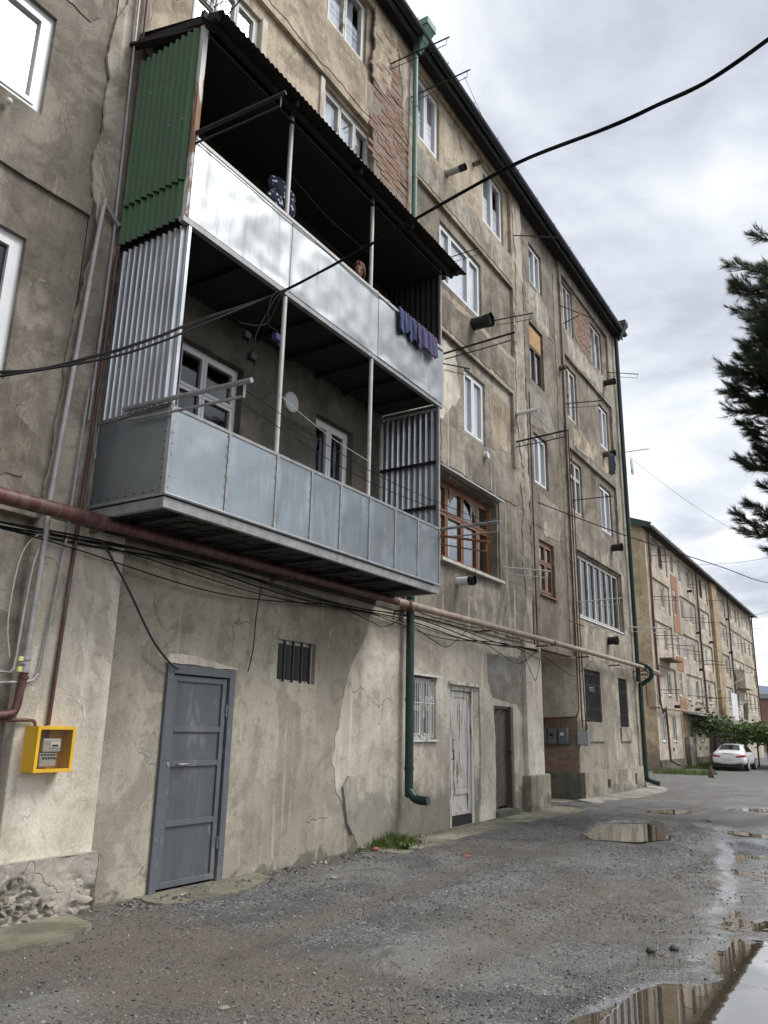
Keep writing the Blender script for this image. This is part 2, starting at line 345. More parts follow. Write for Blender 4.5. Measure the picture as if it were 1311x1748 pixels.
M['boxgrey'] = flat('grey_meter_box', (.15, .165, .18), .45, .2, .18, 8, .1, .2)
M['cable'] = flat('black_cable', (.008, .008, .009), .75, 0, .3, 20, .1, spec=.15)
M['bluecable'] = flat('blue_grey_cable', (.02, .026, .036), .6, 0, .3, 20, .1)
M['palecable'] = flat('pale_cable', (.42, .43, .38), .5, 0, .2, 20)
M['corroof'] = flat('dark_corrugated_roof', (.04, .037, .035), .7, .3, .4, 5, .3, .4)
M['timber'] = flat('dark_timber', (.016, .013, .012), .85, 0, .35, 8, .3)  # blackened to carry the balcony ceiling's shade; also used on eaves and threshold
M['glass'] = glass('window_glass'); M['glassdark'] = glass('dark_window_glass', (.40, .42, .43), 1.75)
M['curtain'] = flat('white_curtain', (.70, .715, .74), .9, 0, .08, 5)
M['greycurtain'] = flat('grey_curtain', (.30, .31, .33), .9, 0, .25, 4)
M['unlit_opening'] = flat('unlit_opening_pane', (.012, .012, .013), .45, 0, .3, 6)  # near-black opaque pane stands for the unlit room behind the bars
M['board'] = flat('orange_board', (.42, .235, .11), .8, 0, .25, 5, .2)
M['brickm'] = None
def _brick():
    t = NT('red_brick'); oi = t.n('ShaderNodeObjectInfo'); n = t.noise(14, 6, .65, .3); n2 = t.noise(60, 4, .6)
    c = t.ramp(oi.outputs['Random'], [(0, (.20, .10, .072)), (.35, (.30, .155, .105)), (.7, (.26, .145, .105)), (1, (.36, .245, .185))])
    c = t.mix(t.math('MULTIPLY', t.ramp(n, [(.36, 0), (.62, 1)]), .7), c, (.26, .205, .16))
    return t.done(t.bsdf(c, .92, 0, t.bump(t.math('ADD', n, t.math('MULTIPLY', n2, .4)), .7, .02)))
M['brickm'] = _brick()
M['mortar'] = flat('mortar', (.24, .205, .165), .95, 0, .3, 12, .8)
M['hair'] = flat('red_brown_hair', (.12, .025, .016), .6, 0, .3, 30)
M['skin'] = flat('skin', (.50, .29, .22), .5, 0, .06, 12)
M['cloth'] = flat('dark_green_cloth', (.045, .05, .035), .9, 0, .2, 10)
def _towel(name, a, b, sc):
    t = NT(name); v = t.map((1, 1, 1)); w = t.n('ShaderNodeTexWave', wave_type='BANDS', bands_direction='DIAGONAL'); t.set(w.inputs['Vector'], v)
    w.inputs['Scale'].default_value = sc; w.inputs['Distortion'].default_value = 6; w.inputs['Detail'].default_value = 3
    c = t.mix(t.ramp(w.outputs['Fac'], [(.45, 0), (.75, 1)]), a, b)
    return t.done(t.bsdf(c, .95, 0, t.bump(t.noise(90, 4, .7), .5, .01), Sheen_Weight=.3))
M['towel'] = _towel('blue_towel', (.008, .016, .085), (.02, .04, .14), 2); M['towel2'] = _towel('violet_towel', (.010, .018, .10), (.06, .025, .09), 3)
def _dots():
    t = NT('dotted_cloth'); d = t.vor(17); c = t.mix(t.ramp(d, [(.26, 1), (.34, 0)]), (.012, .014, .035), (.55, .62, .78))
    return t.done(t.bsdf(c, .9))
M['dots'] = _dots()
M['shade_facing'] = flat('painted_shade_facing', (.020, .019, .013), .8, 0, .4, 6)  # invented facing whose dark colour stands in for the upper balcony's shade

# ------------------------------------------------------------------ ground
def ground_z(x, y):
    x = np.asarray(x, float); y = np.asarray(y, float)
    z = .085 + .115 * sst(6, 18, y) - .46 * sst(22, 46, y)
    z = z - .05 * sst(-4.5, -1.5, x) * (1 - sst(10, 18, y))
    return z
PUD = [  # outline, water level
    ([(-1.72, 3.9), (-1.73, 4.6), (-1.74, 5.0), (-1.68, 5.37), (-1.56, 5.66), (-1.43, 5.83), (-1.22, 5.95), (-1.18, 6.5), (-1.05, 7.05), (-.7, 7.3), (.6, 7.2), (1.8, 6.0), (1.9, 3.6), (.3, 3.0)], None),
    ([(-4.28, 12.8), (-4.42, 13.7), (-4.2, 14.3), (-3.7, 14.6), (-3.34, 13.7), (-3.12, 12.7), (-3.37, 12.15), (-3.84, 12.05)], None),
    ([(-4.25, 16.2), (-3.9, 16.9), (-3.5, 16.8), (-3.65, 16.15)], None),
    ([(-3.1, 17.7), (-2.5, 18.5), (-1.2, 18.9), (-.9, 18.0), (-2.2, 17.5)], None),
    ([(-1.30, 6.3), (-1.52, 7.5), (-1.74, 9.5), (-2.05, 11.5), (-2.3, 13.2), (-1.3, 13.5), (-.7, 11), (-.3, 9), (-.1, 7.4)], None),
    ([(-2.83, 14.5), (-2.5, 14.45), (-1.6, 14.2), (-1.2, 13.7), (-1.9, 13.75), (-2.4, 14.0)], None)]
WETP = [[(-2.5, 13.6), (-1.2, 15.5), (.8, 12), (1.5, 7), (-.9, 6.4), (-1.3, 5.7), (-1.75, 5.6), (-1.62, 6.78), (-1.55, 8.2), (-1.95, 10.0), (-2.2, 11.6)]]
def axis(dense0, dense1, step, far0, far1):
    a = list(np.arange(dense0, dense1, step)); s = step; p = dense1
    while p < far1: a.append(p); s *= 1.16; p += s
    a.append(far1); s = step; p = dense0 - step; b = []
    while p > far0: b.append(p); s *= 1.22; p -= s
    b.append(far0); return np.array(b[::-1] + a)
gx = axis(-6.2, 2.4, .05, -1500, 1500); gy = axis(2.2, 16.0, .05, -600, 2600)
GX, GY = np.meshgrid(gx, gy)
GZ = ground_z(GX, GY)
near = np.exp(-((np.maximum(0, GY - 16)) / 30) ** 2)
GZ = GZ + near * ((fbm(GX * .55, GY * .55, 3, 3) - .5) * .05 + (fbm(GX * 2.3, GY * 2.3, 9, 3) - .5) * .022 + (fbm(GX * 9, GY * 9, 5, 3) - .5) * .020)
WET = np.zeros(GX.shape)
_tr = np.exp(-((GX + 1.45 + .05 * (GY - 7)) / .16) ** 2) * sst(5.6, 6.2, GY) * (1 - sst(8.2, 9.2, GY)); GZ = GZ + _tr * (.007 * np.sin((GY * 1.0 + np.abs(GX + 1.45 + .05 * (GY - 7)) * 1.2) * 62) - .006)
for k, (poly, _) in enumerate(PUD):
    d = sdf_poly(GX, GY, poly) + (fbm(GX * 1.7, GY * 1.7, 20 + k, 4) - .5) * (.34 if k == 0 else .3)
    dep = 1 - sst(-.16, .10, d); cx, cy = np.mean(poly, axis=0); lev = float(ground_z(cx, 6.9 if k == 4 else cy)) - (.022 if k == 4 else .012)
    flatz = lev - .03 + (fbm(GX * 6, GY * 6, 40 + k, 3) - .5) * .022
    if k == 4: flatz = lev + .004 + (fbm(GX * 2.2, GY * 1.1, 48, 4) - .5) * .034 + (fbm(GX * 11, GY * 11, 49, 2) - .5) * .014
    GZ = GZ * (1 - dep) + flatz * dep; PUD[k] = (poly, lev)
    WET = np.maximum(WET, 1 - sst(0, .45, d))
for poly in WETP:
    d = sdf_poly(GX, GY, poly) - .30 + (fbm(GX * 1.1, GY * .8, 60, 4) - .5) * 1.0
    WET = np.maximum(WET, (1 - sst(-.30, .45, d)))
MUD = sst(.50, .66, fbm(GX * .35 + 4, GY * .35 + 1, 70, 4)) * .8
MUD = np.maximum(MUD, (1 - sst(-.2, .5, sdf_poly(GX, GY, [(-5.6, 5.1), (-4.3, 4.7), (-3.0, 4.9), (-2.6, 4.3), (-4, 3.4), (-5.2, 3.6)]) + (fbm(GX * 1.4, GY * 1.4, 80, 4) - .5) * .9)))
MUD = np.maximum(MUD, (1 - sst(.0, .55, GX + 6.0 + (fbm(GX * 2, GY * 2, 85, 3) - .5) * .5)) * (GY < 10.5))
for xc in (-4.05, -2.55):
    c_ = xc + .25 * np.sin(GY * .32 + xc) ; rt = np.exp(-((GX - c_) / .20) ** 2) * sst(2.5, 4, GY) * (1 - sst(20, 32, GY)) * sst(.30, .55, fbm(GX * .8, GY * .35, 66, 3))
    GZ = GZ - rt * .018; MUD = np.maximum(MUD, rt * .75)
ny, nx = GX.shape
V = np.stack([GX.ravel(), GY.ravel(), GZ.ravel()], 1)
idx = np.arange(ny * nx).reshape(ny, nx)
F = np.stack([idx[:-1, :-1].ravel(), idx[:-1, 1:].ravel(), idx[1:, 1:].ravel(), idx[1:, :-1].ravel()], 1)
me = bpy.data.meshes.new('ground'); me.vertices.add(len(V)); me.vertices.foreach_set('co', V.ravel())
me.loops.add(F.size); me.loops.foreach_set('vertex_index', F.ravel()); me.polygons.add(len(F))
me.polygons.foreach_set('loop_start', np.arange(0, F.size, 4)); me.polygons.foreach_set('loop_total', np.full(len(F), 4))
me.polygons.foreach_set('use_smooth', np.ones(len(F), bool)); me.update()
for nm, arr in (('wet', WET), ('mud', MUD)):
    at = me.attributes.new(nm, 'FLOAT', 'POINT'); at.data.foreach_set('value', arr.ravel())
def _gravel():
    t = NT('wet_gravel_road'); aw = t.n('ShaderNodeAttribute', attribute_name='wet').outputs['Fac']; am = t.n('ShaderNodeAttribute', attribute_name='mud').outputs['Fac']
    st = t.n('ShaderNodeTexVoronoi'); t.set(st.inputs['Vector'], t.co); st.inputs['Scale'].default_value = 62
    st2 = t.n('ShaderNodeTexVoronoi'); t.set(st2.inputs['Vector'], t.co); st2.inputs['Scale'].default_value = 24
    hs = t.n('ShaderNodeSeparateColor'); t.set(hs.inputs[0], st.outputs['Color'])
    n = t.noise(3.5, 8, .65, .5); big = t.noise(.6, 6, .6, .6)
    c = t.ramp(hs.outputs[0], [(0, (.045, .045, .047)), (.5, (.115, .115, .115)), (.85, (.20, .197, .19)), (1, (.36, .35, .335))])
    c = t.mix(t.math('MULTIPLY', t.ramp(n, [(.42, 0), (.68, 1)]), .5), c, (.055, .053, .05))
    c = t.mix(t.math('MULTIPLY', t.ramp(big, [(.46, 0), (.58, 1)]), .62), c, (.185, .178, .165))
    lf = t.noise(1.3, 8, .68, .9); c = t.mix(t.math('MULTIPLY', t.ramp(lf, [(.47, 0), (.60, 1)]), .62), c, (.052, .051, .052))
    mud = t.mix(t.ramp(n, [(.35, 0), (.65, 1)]), (.085, .070, .053), (.135, .115, .09))
    c = t.mix(t.math('MULTIPLY', am, t.ramp(t.math('ADD', n, t.math('MULTIPLY', hs.outputs[1], .2)), [(.35, .35), (.7, .95)])), c, mud)
    wetm = t.math('MULTIPLY', aw, t.ramp(t.noise(2.1, 7, .65, .6), [(.33, .35), (.6, 1)]))
    c = t.mix(wetm, c, t.mix(1.0, c, (.50, .49, .47), 'MULTIPLY'))
    r = t.math('SUBTRACT', t.ramp(t.noise(1.6, 8, .66, .7), [(.35, .40), (.62, .68)]), t.math('MULTIPLY', wetm, .60))
    r = t.math('MAXIMUM', r, .07)
    h = t.math('ADD', t.math('MULTIPLY', t.math('SUBTRACT', 1, st.outputs['Distance']), .5), t.math('MULTIPLY', t.math('SUBTRACT', 1, st2.outputs['Distance']), .5))
    h = t.math('ADD', h, t.math('MULTIPLY', n, .8))
    b = t.n('ShaderNodeBump'); t.set(b.inputs['Height'], h); t.set(b.inputs['Strength'], t.math('SUBTRACT', .95, t.math('MULTIPLY', wetm, .80))); b.inputs['Distance'].default_value = .014
    return t.done(t.bsdf(c, r, 0, b.outputs[0], t.math('ADD', .45, t.math('MULTIPLY', wetm, .5)), IOR=t.math('ADD', 1.5, t.math('MULTIPLY', wetm, .9))))
M['gravel'] = _gravel(); me.materials.append(M['gravel'])
go = bpy.data.objects.new('ground', me); COL.objects.link(go); go['kind'] = 'structure'; go['label'] = 'wet grey gravel yard with muddy patches beside the apartment block'

def _water():
    t = NT('puddle_water'); n = t.bump(t.noise(5, 3, .5), .015, .02)
    gl = t.n('ShaderNodeBsdfGlossy'); gl.inputs['Roughness'].default_value = .008; t.set(gl.inputs['Normal'], n)
    tr = t.n('ShaderNodeBsdfTransparent'); t.set(tr.inputs[0], (.58, .52, .42)); df = t.n('ShaderNodeBsdfDiffuse'); t.set(df.inputs[0], (.11, .09, .062))
    m0 = t.n('ShaderNodeMixShader'); m0.inputs[0].default_value = .74; t.set(m0.inputs[1], tr.outputs[0]); t.set(m0.inputs[2], df.outputs[0])
    lw = t.n('ShaderNodeLayerWeight'); lw.inputs['Blend'].default_value = .5; fac = t.math('MULTIPLY_ADD', t.math('POWER', lw.outputs['Facing'], 2.1), .95, .05)
    m = t.n('ShaderNodeMixShader'); t.set(m.inputs[0], fac); t.set(m.inputs[1], m0.outputs[0]); t.set(m.inputs[2], gl.outputs[0])
    return t.done(m.outputs[0])
M['water'] = _water()
PL = ['broad muddy puddle at the lower right of the yard', 'round puddle mirroring the wall before the meter boxes', 'small puddle beyond the round one', 'long shallow puddle behind the small one', 'broken wet track of shallow water at the right edge', 'thin curved puddle at the right edge']
for k, (poly, lev) in enumerate(PUD):
    cx, cy = np.mean(poly, axis=0); mb = MB(); q = [(cx + (x - cx) * 1.25, cy + (y - cy) * 1.25, lev) for x, y in poly]
    mb.add(q, [tuple(range(len(q)))][::1]); o = mb.build('puddle', M['water'], label=PL[k], kind='structure')

# loose stones of the gravel: nobody could count them
def pebbles(n, fn, rmin, rmax):
    vs = []; fs = []; base = np.array([(1, 0, 0), (-1, 0, 0), (0, 1, 0), (0, -1, 0), (0, 0, 1), (0, 0, -1)], float)
    tri = [(0, 2, 4), (2, 1, 4), (1, 3, 4), (3, 0, 4), (2, 0, 5), (1, 2, 5), (3, 1, 5), (0, 3, 5)]
    for i in range(n):
        x, y = fn(); r = rmin + (rmax - rmin) * random.random() ** 3.2
        R = Matrix.Rotation(random.random() * 6.28, 3, 'Z') @ Matrix.Rotation(random.random() * 1.2, 3, 'X')
        z = gz_at(x, y); s = (r * random.uniform(.8, 1.4), r * random.uniform(.7, 1.1), r * random.uniform(.4, .8)); b = len(vs)
        for p in base:
            q = R @ Vector((p[0] * s[0] * random.uniform(.7, 1.2), p[1] * s[1] * random.uniform(.7, 1.2), p[2] * s[2])); vs.append((x + q.x, y + q.y, z + q.z + r * .2))
        fs += [tuple(b + k for k in t_) for t_ in tri]
    return vs, fs
def gz_at(x, y):
    i = np.searchsorted(gx, x) - 1; j = np.searchsorted(gy, y) - 1
    u = (x - gx[i]) / (gx[i + 1] - gx[i]); v = (y - gy[j]) / (gy[j + 1] - gy[j])
    return float((GZ[j, i] * (1 - u) + GZ[j, i + 1] * u) * (1 - v) + (GZ[j + 1, i] * (1 - u) + GZ[j + 1, i + 1] * u) * v)
def wet_at(x, y): return float(WET[np.searchsorted(gy, y) - 1, np.searchsorted(gx, x) - 1])
def spot():
    while True:
        y = 2.4 + 12 * random.random() ** 1.7; x = random.uniform(-5.8, 1.2)
        if x > -.1 * y + .6: continue
        if random.random() < .25 + .75 * float(fbm(x * .9, y * .9, 91, 3) > .47) and not (wet_at(x, y) > .93 and random.random() < .85): return x, y
def _stonemat():
    t = NT('loose_stone'); n = t.noise(2.5, 3, .6); g = t.n('ShaderNodeNewGeometry').outputs['Random Per Island']
    c = t.ramp(g, [(0, (.045, .045, .046)), (.5, (.11, .109, .107)), (.8, (.16, .152, .142)), (.97, (.23, .22, .20)), (1, (.40, .385, .36))])
    return t.done(t.bsdf(c, t.ramp(n, [(.3, .25), (.7, .55)]), 0, None, .5))
M['stone'] = _stonemat()
vs, fs = pebbles(46000, spot, .003, .0145); mb = MB(); mb.v = vs; mb.f = fs; mb.m = [0] * len(fs)
o = mb.build('gravel', M['stone'], kind='stuff'); tag(o, 'loose grey stones strewn over the yard', 'gravel')

def foot():
    return -5.93 + abs(random.gauss(0, .16)), random.uniform(4.85, 10.2)
vs, fs = pebbles(700, foot, .006, .035); mb = MB(); mb.v = vs; mb.f = fs; mb.m = [0] * len(fs)
tag(mb.build('debris', M['stone'], kind='stuff'), 'small rubble and crumbs of render along the wall foot', 'debris')
sw_ = MB()
for _ in range(260):
    y = 2.6 + 6 * random.random() ** 1.5; x = random.uniform(-5.6, -.4); a = random.random() * 6.28; L = random.uniform(.02, .09); z = gz_at(x, y) + .008
    sw_.beam((x, y, z), (x + L * math.cos(a), y + L * math.sin(a), z + random.uniform(0, .012)), .0028, .002)
tag(sw_.build('straw', flat('dry_straw', (.26, .22, .14), .9), kind='stuff'), 'bits of dry straw scattered on the gravel', 'straw')
# concrete aprons along the wall foot
def slab(name, poly, zf, thick, mat, jit=.05, n=8, seed=0, label=None):
    pts = []
    for i in range(len(poly)):
        a = np.array(poly[i]); b = np.array(poly[(i + 1) % len(poly)])
        for k in range(n):
            p = a + (b - a) * k / n; j = (fbm(p[0] * 4 + seed, p[1] * 4, 33, 3) - .5) * jit * 2; d = b - a; d = d / (np.linalg.norm(d) + 1e-9)
            pts.append((p[0] + d[1] * j, p[1] - d[0] * j))
    m = MB(); top = [(x, y, zf(x, y)) for x, y in pts]; bot = [(x, y, zf(x, y) - thick) for x, y in pts]; k = len(pts)
    m.add(top + bot, [tuple(range(k))] + [(i, i + k, (i + 1) % k + k, (i + 1) % k) for i in range(k)])
    return m.build(name, mat, label=label, kind='structure')
slab('pavement', [(-5.35, 9.0), (-5.45, 10.7), (-5.5, 12.9), (-5.15, 15.2), (-5.6, 17.4), (-7.6, 17.7), (-7.6, 9.0)], lambda x, y: .135 + .06 * float(sst(10, 16, y)) - .02 * (x + 6), .12, M['mossy'], .10, 10, 1, 'greenish broken concrete apron below the two old doors')
slab('pavement', [(-5.95, 17.2), (-5.3, 17.0), (-5.25, 19), (-4.75, 20.6), (-5.2, 22.2), (-5.6, 23.5), (-6.1, 23.3)], lambda x, y: .225 - .05 * (x + 5.9), .12, M['concrete'], .16, 10, 2, 'pale broken concrete apron along the far end of the block')
slab('pavement', [(-5.25, 2.0), (-5.3, 4.2), (-5.45, 4.45), (-5.75, 4.55), (-6, 4.6), (-6, 2.0)], lambda x, y: .108, .1, M['mossy'], .06, 8, 3, 'mossy concrete strip under the broken stone footing')
slab('pavement', [(-5.92, 5.35), (-5.55, 5.3), (-5.5, 6.4), (-5.72, 6.95), (-6.02, 7.0), (-6.02, 5.35)], lambda x, y: .098, .1, M['mossy'], .10, 8, 4, 'worn concrete doorstep before the grey steel door')

# ------------------------------------------------------------------ facade tools
def facade(name, x, y0, y1, z0, z1, holes, mats, parent, edge=.25, label=None):
    """wall sheet facing +X with holes (ya,yb,za,zb,reveal,room_depth); reveals and dark room boxes belong to it"""
    m = MB(); ys = sorted({y0, y1} | {h[0] for h in holes} | {h[1] for h in holes}); zs = sorted({z0, z1} | {h[2] for h in holes} | {h[3] for h in holes})
    ys = [y for y in ys if y0 <= y <= y1]; zs = [z for z in zs if z0 <= z <= z1]
    for a, b in zip(ys, ys[1:]):
        for c, d in zip(zs, zs[1:]):
            ym, zm = (a + b) / 2, (c + d) / 2
            if any(h[0] < ym < h[1] and h[2] < zm < h[3] for h in holes): continue
            m.quad((x, a, c), (x, b, c), (x, b, d), (x, a, d))
    def ring(xa, xb, h, mi):
        ya, yb, za, zb = h[:4]
        m.quad((xa, ya, za), (xa, ya, zb), (xb, ya, zb), (xb, ya, za), mi); m.quad((xa, yb, za), (xb, yb, za), (xb, yb, zb), (xa, yb, zb), mi)
        m.quad((xa, ya, za), (xb, ya, za), (xb, yb, za), (xa, yb, za), mi); m.quad((xa, ya, zb), (xa, yb, zb), (xb, yb, zb), (xb, ya, zb), mi)
    for h in holes:
        ring(x, x - h[4], h, 0)
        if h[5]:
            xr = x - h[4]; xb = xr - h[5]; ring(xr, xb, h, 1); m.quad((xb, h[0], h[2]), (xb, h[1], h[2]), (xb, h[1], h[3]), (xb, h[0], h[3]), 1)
    if edge:
        m.quad((x, y0, z0), (x, y0, z1), (x - edge, y0, z1), (x - edge, y0, z0)); m.quad((x, y1, z0), (x - edge, y1, z0), (x - edge, y1, z1), (x, y1, z1))
        m.quad((x, y0, z1), (x, y1, z1), (x - edge, y1, z1), (x - edge, y0, z1)); m.quad((x, y0, z0), (x - edge, y0, z0), (x - edge, y1, z0), (x, y1, z0))
    return m.build(name, mats, parent, label=label)
def window(parent, x, y0, y1, z0, z1, cols=(1, 1), trans=None, mat='pvc', fw=.055, sash=.045, sill=True, curtain=None, glassm='glass', label=None, split=None, name='window'):
    """x is the front of the frame. cols: relative widths. trans: heights (0..1) of transoms. Frame is the part; panes, sill, curtain are its pieces"""
    f = MB(); d = .07
    def bar(a, b, c, e, dx=0): f.box(x - d, x + dx, a, b, c, e)
    bar(y0, y1, z0, z0 + fw); bar(y0, y1, z1 - fw, z1); bar(y0, y0 + fw, z0 + fw, z1 - fw); bar(y1 - fw, y1, z0 + fw, z1 - fw)
    tot = sum(cols); ys = [y0 + fw]; w = y1 - y0 - 2 * fw
    for c in cols: ys.append(ys[-1] + w * c / tot)
    zs = [z0 + fw] + [z0 + fw + (z1 - z0 - 2 * fw) * t for t in (trans or [])] + [z1 - fw]
    cells = []
    for i in range(len(cols)):
        if i: bar(ys[i] - fw * .35, ys[i] + fw * .35, z0 + fw, z1 - fw, .002)
        for j in range(len(zs) - 1):
            if j: bar(ys[i] + .001, ys[i + 1] - .001, zs[j] - fw * .35, zs[j] + fw * .35, .001)
            a, b, c, e = ys[i], ys[i + 1], zs[j], zs[j + 1]
            if sash:
                q = .006
                bar(a + q, b - q, c + q, c + q + sash, .012); bar(a + q, b - q, e - q - sash, e - q, .012); bar(a + q, a + q + sash, c + q + sash, e - q - sash, .012); bar(b - q - sash, b - q, c + q + sash, e - q - sash, .012)
            cells.append((a, b, c, e))
    fo = f.build(name, M[mat], parent, label=label)
    for a, b, c, e in cells:
        k = sash * .6; MB().box(x - .035, x - .027, a + k, b - k, c + k, e - k).build('pane', M[glassm], fo)
    if sill: MB().box(x - .02, x + .11, y0 - .04, y1 + .04, z0 - .035, z0 - .004).build('sill', M[sill if isinstance(sill, str) else 'pvc'], fo)
    if curtain:
        ca, cb, cm = curtain
        ya = y0 + (y1 - y0) * ca; yb = y0 + (y1 - y0) * cb
        MB().grid(lambda u, v: (x - .085 + .018 * math.sin(u * 40 * (yb - ya)) * (.6 + .4 * v), ya + (yb - ya) * u, z0 + .02 + (z1 - z0 - .06) * v), 40, 3).build('curtain', M[cm], fo, smooth=True)
    return fo
def patch(parent, poly, x, thick, mat, name='plaster_patch', jit=.03, n=7, seed=0, label=None, freq=5):
    """irregular leftover or repair of render, lying proud of the wall: polygon in (y,z)"""
    pts = []
    for i in range(len(poly)):
        a = np.array(poly[i]); b = np.array(poly[(i + 1) % len(poly)]); k = max(2, int(np.linalg.norm(b - a) / .05)); d = (b - a) / (np.linalg.norm(b - a) + 1e-9)
        for t in range(k):
            p = a + (b - a) * t / k; j = (fbm(p[0] * freq + seed, p[1] * freq, 51, 4, .6) - .5) * 2 * jit; pts.append((p[0] + d[1] * j, p[1] - d[0] * j))
    m = MB(); k = len(pts); m.add([(x + thick, y, z) for y, z in pts] + [(x - .004, y - .004, z) for y, z in pts], [tuple(range(k))] + [(i, i + k, (i + 1) % k + k, (i + 1) % k) for i in range(k)])
    return m.build(name, M[mat], parent, label=label)
_bm = {}
def brick_mesh(i):
    if i not in _bm:
        r = random.Random(i); m = MB(); L, H, D = .118, .031, .03
        j = lambda: r.uniform(-.006, .006)
        m.box(-D, .012, -L, L, -H, H); m.v = [(x + (j() if x > 0 else 0), y + j(), z + j()) for x, y, z in m.v]
        m.add([(.014 + j(), j() * 3, j())], []); me = bpy.data.meshes.new('brick'); me.from_pydata(m.v[:8], [], m.f); me.materials.append(M['brickm']); _bm[i] = me
    return _bm[i]
def bricks(parent, inside, y0, y1, z0, z1, place, keep=1.0):
    n = 0; row = 0; z = z0
    while z < z1:
        y = y0 + (.125 if row % 2 else 0)
        while y < y1:
            if inside(y, z) and random.random() < keep:
                o = bpy.data.objects.new('brick', brick_mesh(random.randrange(9))); COL.objects.link(o); o.parent = parent
                loc, rz = place(y, z); o.location = Vector(loc) - Vector(parent.location) + Vector((random.uniform(-.006, .004), 0, 0)); o.rotation_euler = (random.uniform(-.02, .02), 0, rz); n += 1
            y += .25
        z += .077; row += 1
    return n

# ------------------------------------------------------------------ the near apartment block
B = thing('apartment_building', 'long five storey apartment block with weathered grey brown render and metal balconies', 'building', (-6, 10, .1))
XF = -6.0; R = .07
# upper wall, main section
rm = .55
stripsA = [(4.95, 9.05, 9.35, 11.1, R, 0), (4.95, 9.0, 11.95, 13.55, R, 0)]
stripsB = [(10.2, 14.62, 12.02, 13.66, R, 0), (10.25, 14.65, 9.45, 11.2, R, 0), (10.3, 14.5, 6.85, 8.58, R, 0), (10.3, 13.62, 4.3, 5.94, R, 0)]
balc = [(5.3, 6.27, 3.62, 5.68, .14, rm), (7.7, 8.57, 4.45, 5.66, .14, rm), (5.3, 6.2, 6.3, 8.35, .14, rm), (7.7, 8.6, 7.15, 8.3, .14, rm)]
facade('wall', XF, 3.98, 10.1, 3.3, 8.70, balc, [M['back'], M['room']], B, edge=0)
facade('wall', XF, 3.98, 10.1, 8.70, 13.78, stripsA, [M['tan'], M['room']], B, edge=0)
facade('wall', XF, 10.1, 15.2, 3.3, 8.62, stripsB[2:], [M['grey'], M['room']], B)
facade('wall', XF, 10.1, 15.2, 8.62, 13.78, stripsB[:2], [M['tan'], M['room']], B)
facade('wall', XF - .012, -4, 3.98, 3.3, 13.78, [(2.2, 3.41, 4.4, 5.77, .10, rm), (2.1, 3.36, 7.07, 8.2, .10, rm)], [M['left'], M['room']], B)
def strip(s, wins, mat):
    facade('wall', XF - R, s[0], s[1], s[2], s[3], [(a, b, c, d, .06, rm) for a, b, c, d in wins], [M[mat], M['room']], B, edge=0)
strip(stripsA[0], [(4.98, 6.19, 9.5, 10.88), (7.61, 8.97, 9.5, 11.04)], 'tan')
strip(stripsA[1], [(7.60, 8.70, 12.27, 13.52)], 'tan')
strip(stripsB[0], [(10.22, 11.29, 12.2, 13.6), (13.25, 14.35, 12.14, 13.58)], 'tan')
strip(stripsB[1], [(11.3, 13.12, 9.66, 10.94)], 'brown')
strip(stripsB[2], [(12.27, 13.21, 6.96, 8.29)], 'grey')
facade('wall', XF - .03, stripsB[3][0], stripsB[3][1], 4.3, 5.94, [(11.18, 13.56, 4.36, 5.86, .2, rm)], [M['grey'], M['room']], B, edge=0)
# stair section and far section
XS = XF - .07
facade('wall', XS, 15.2, 17.87, 3.3, 13.78, [(15.87, 16.72, 12.08, 13.18, .1, rm), (15.73, 16.62, 9.45, 10.97, .1, rm), (15.76, 16.64, 6.96, 8.18, .1, rm), (15.88, 16.8, 4.48, 5.7, .1, rm)], [M['stair'], M['room']], B, edge=.1)
stripsC = [(18.0, 22.1, 11.85, 13.45, R, 0), (18.0, 22.1, 9.3, 11.09, R, 0), (18.02, 22.06, 6.8, 8.52, R, 0), (18.1, 22.0, 4.22, 5.94, R, 0)]
facade('wall', XF, 17.87, 22.9, 3.3, 13.78, stripsC, [M['grey'], M['room']], B)
strip(stripsC[0], [(18.05, 19.05, 11.95, 13.36), (20.6, 21.65, 11.92, 13.3)], 'brown')
strip(stripsC[1], [(18.04, 19.05, 9.4, 10.9), (21.0, 21.86, 9.54, 10.84)], 'stair')
strip(stripsC[2], [(18.06, 19.1, 6.9, 8.3), (20.65, 21.7, 6.95, 8.3)], 'stair')
strip(stripsC[3], [(18.2, 21.95, 4.3, 5.88)], 'grey')
# ground storey
facade('wall', XF - .09, -4, 3.92, -.4, 3.3, [], [M['grey'], M['room']], B, edge=0)
MB().box(-6.3, -5.955, 3.92, 4.80, -.4, 3.31).build('pier', M['pale'], B, bevel=.012)
facade('wall', XF - .015, 4.8, 10.25, -.4, 3.302, [(5.53, 6.44, .05, 2.16, .05, rm), (7.19, 7.92, 2.12, 2.61, .12, rm)], [M['infill'], M['room']], B, edge=0)
facade('wall', XF - .03, 10.25, 14.6, -.4, 3.302, [(10.32, 11.09, 1.45, 2.40, .10, rm), (11.57, 12.44, .14, 2.30, .08, rm), (13.27, 14.1, .28, 2.05, .10, rm)], [M['doors'], M['room']], B, edge=0)
MB().box(-6.4, -5.945, 14.62, 15.45, .8, 3.305).build('pier', M['pale'], B, bevel=.012)
MB().box(-6.45, -5.87, 14.52, 15.55, -.3, .82).build('pier_base', M['end'], B, bevel=.02)
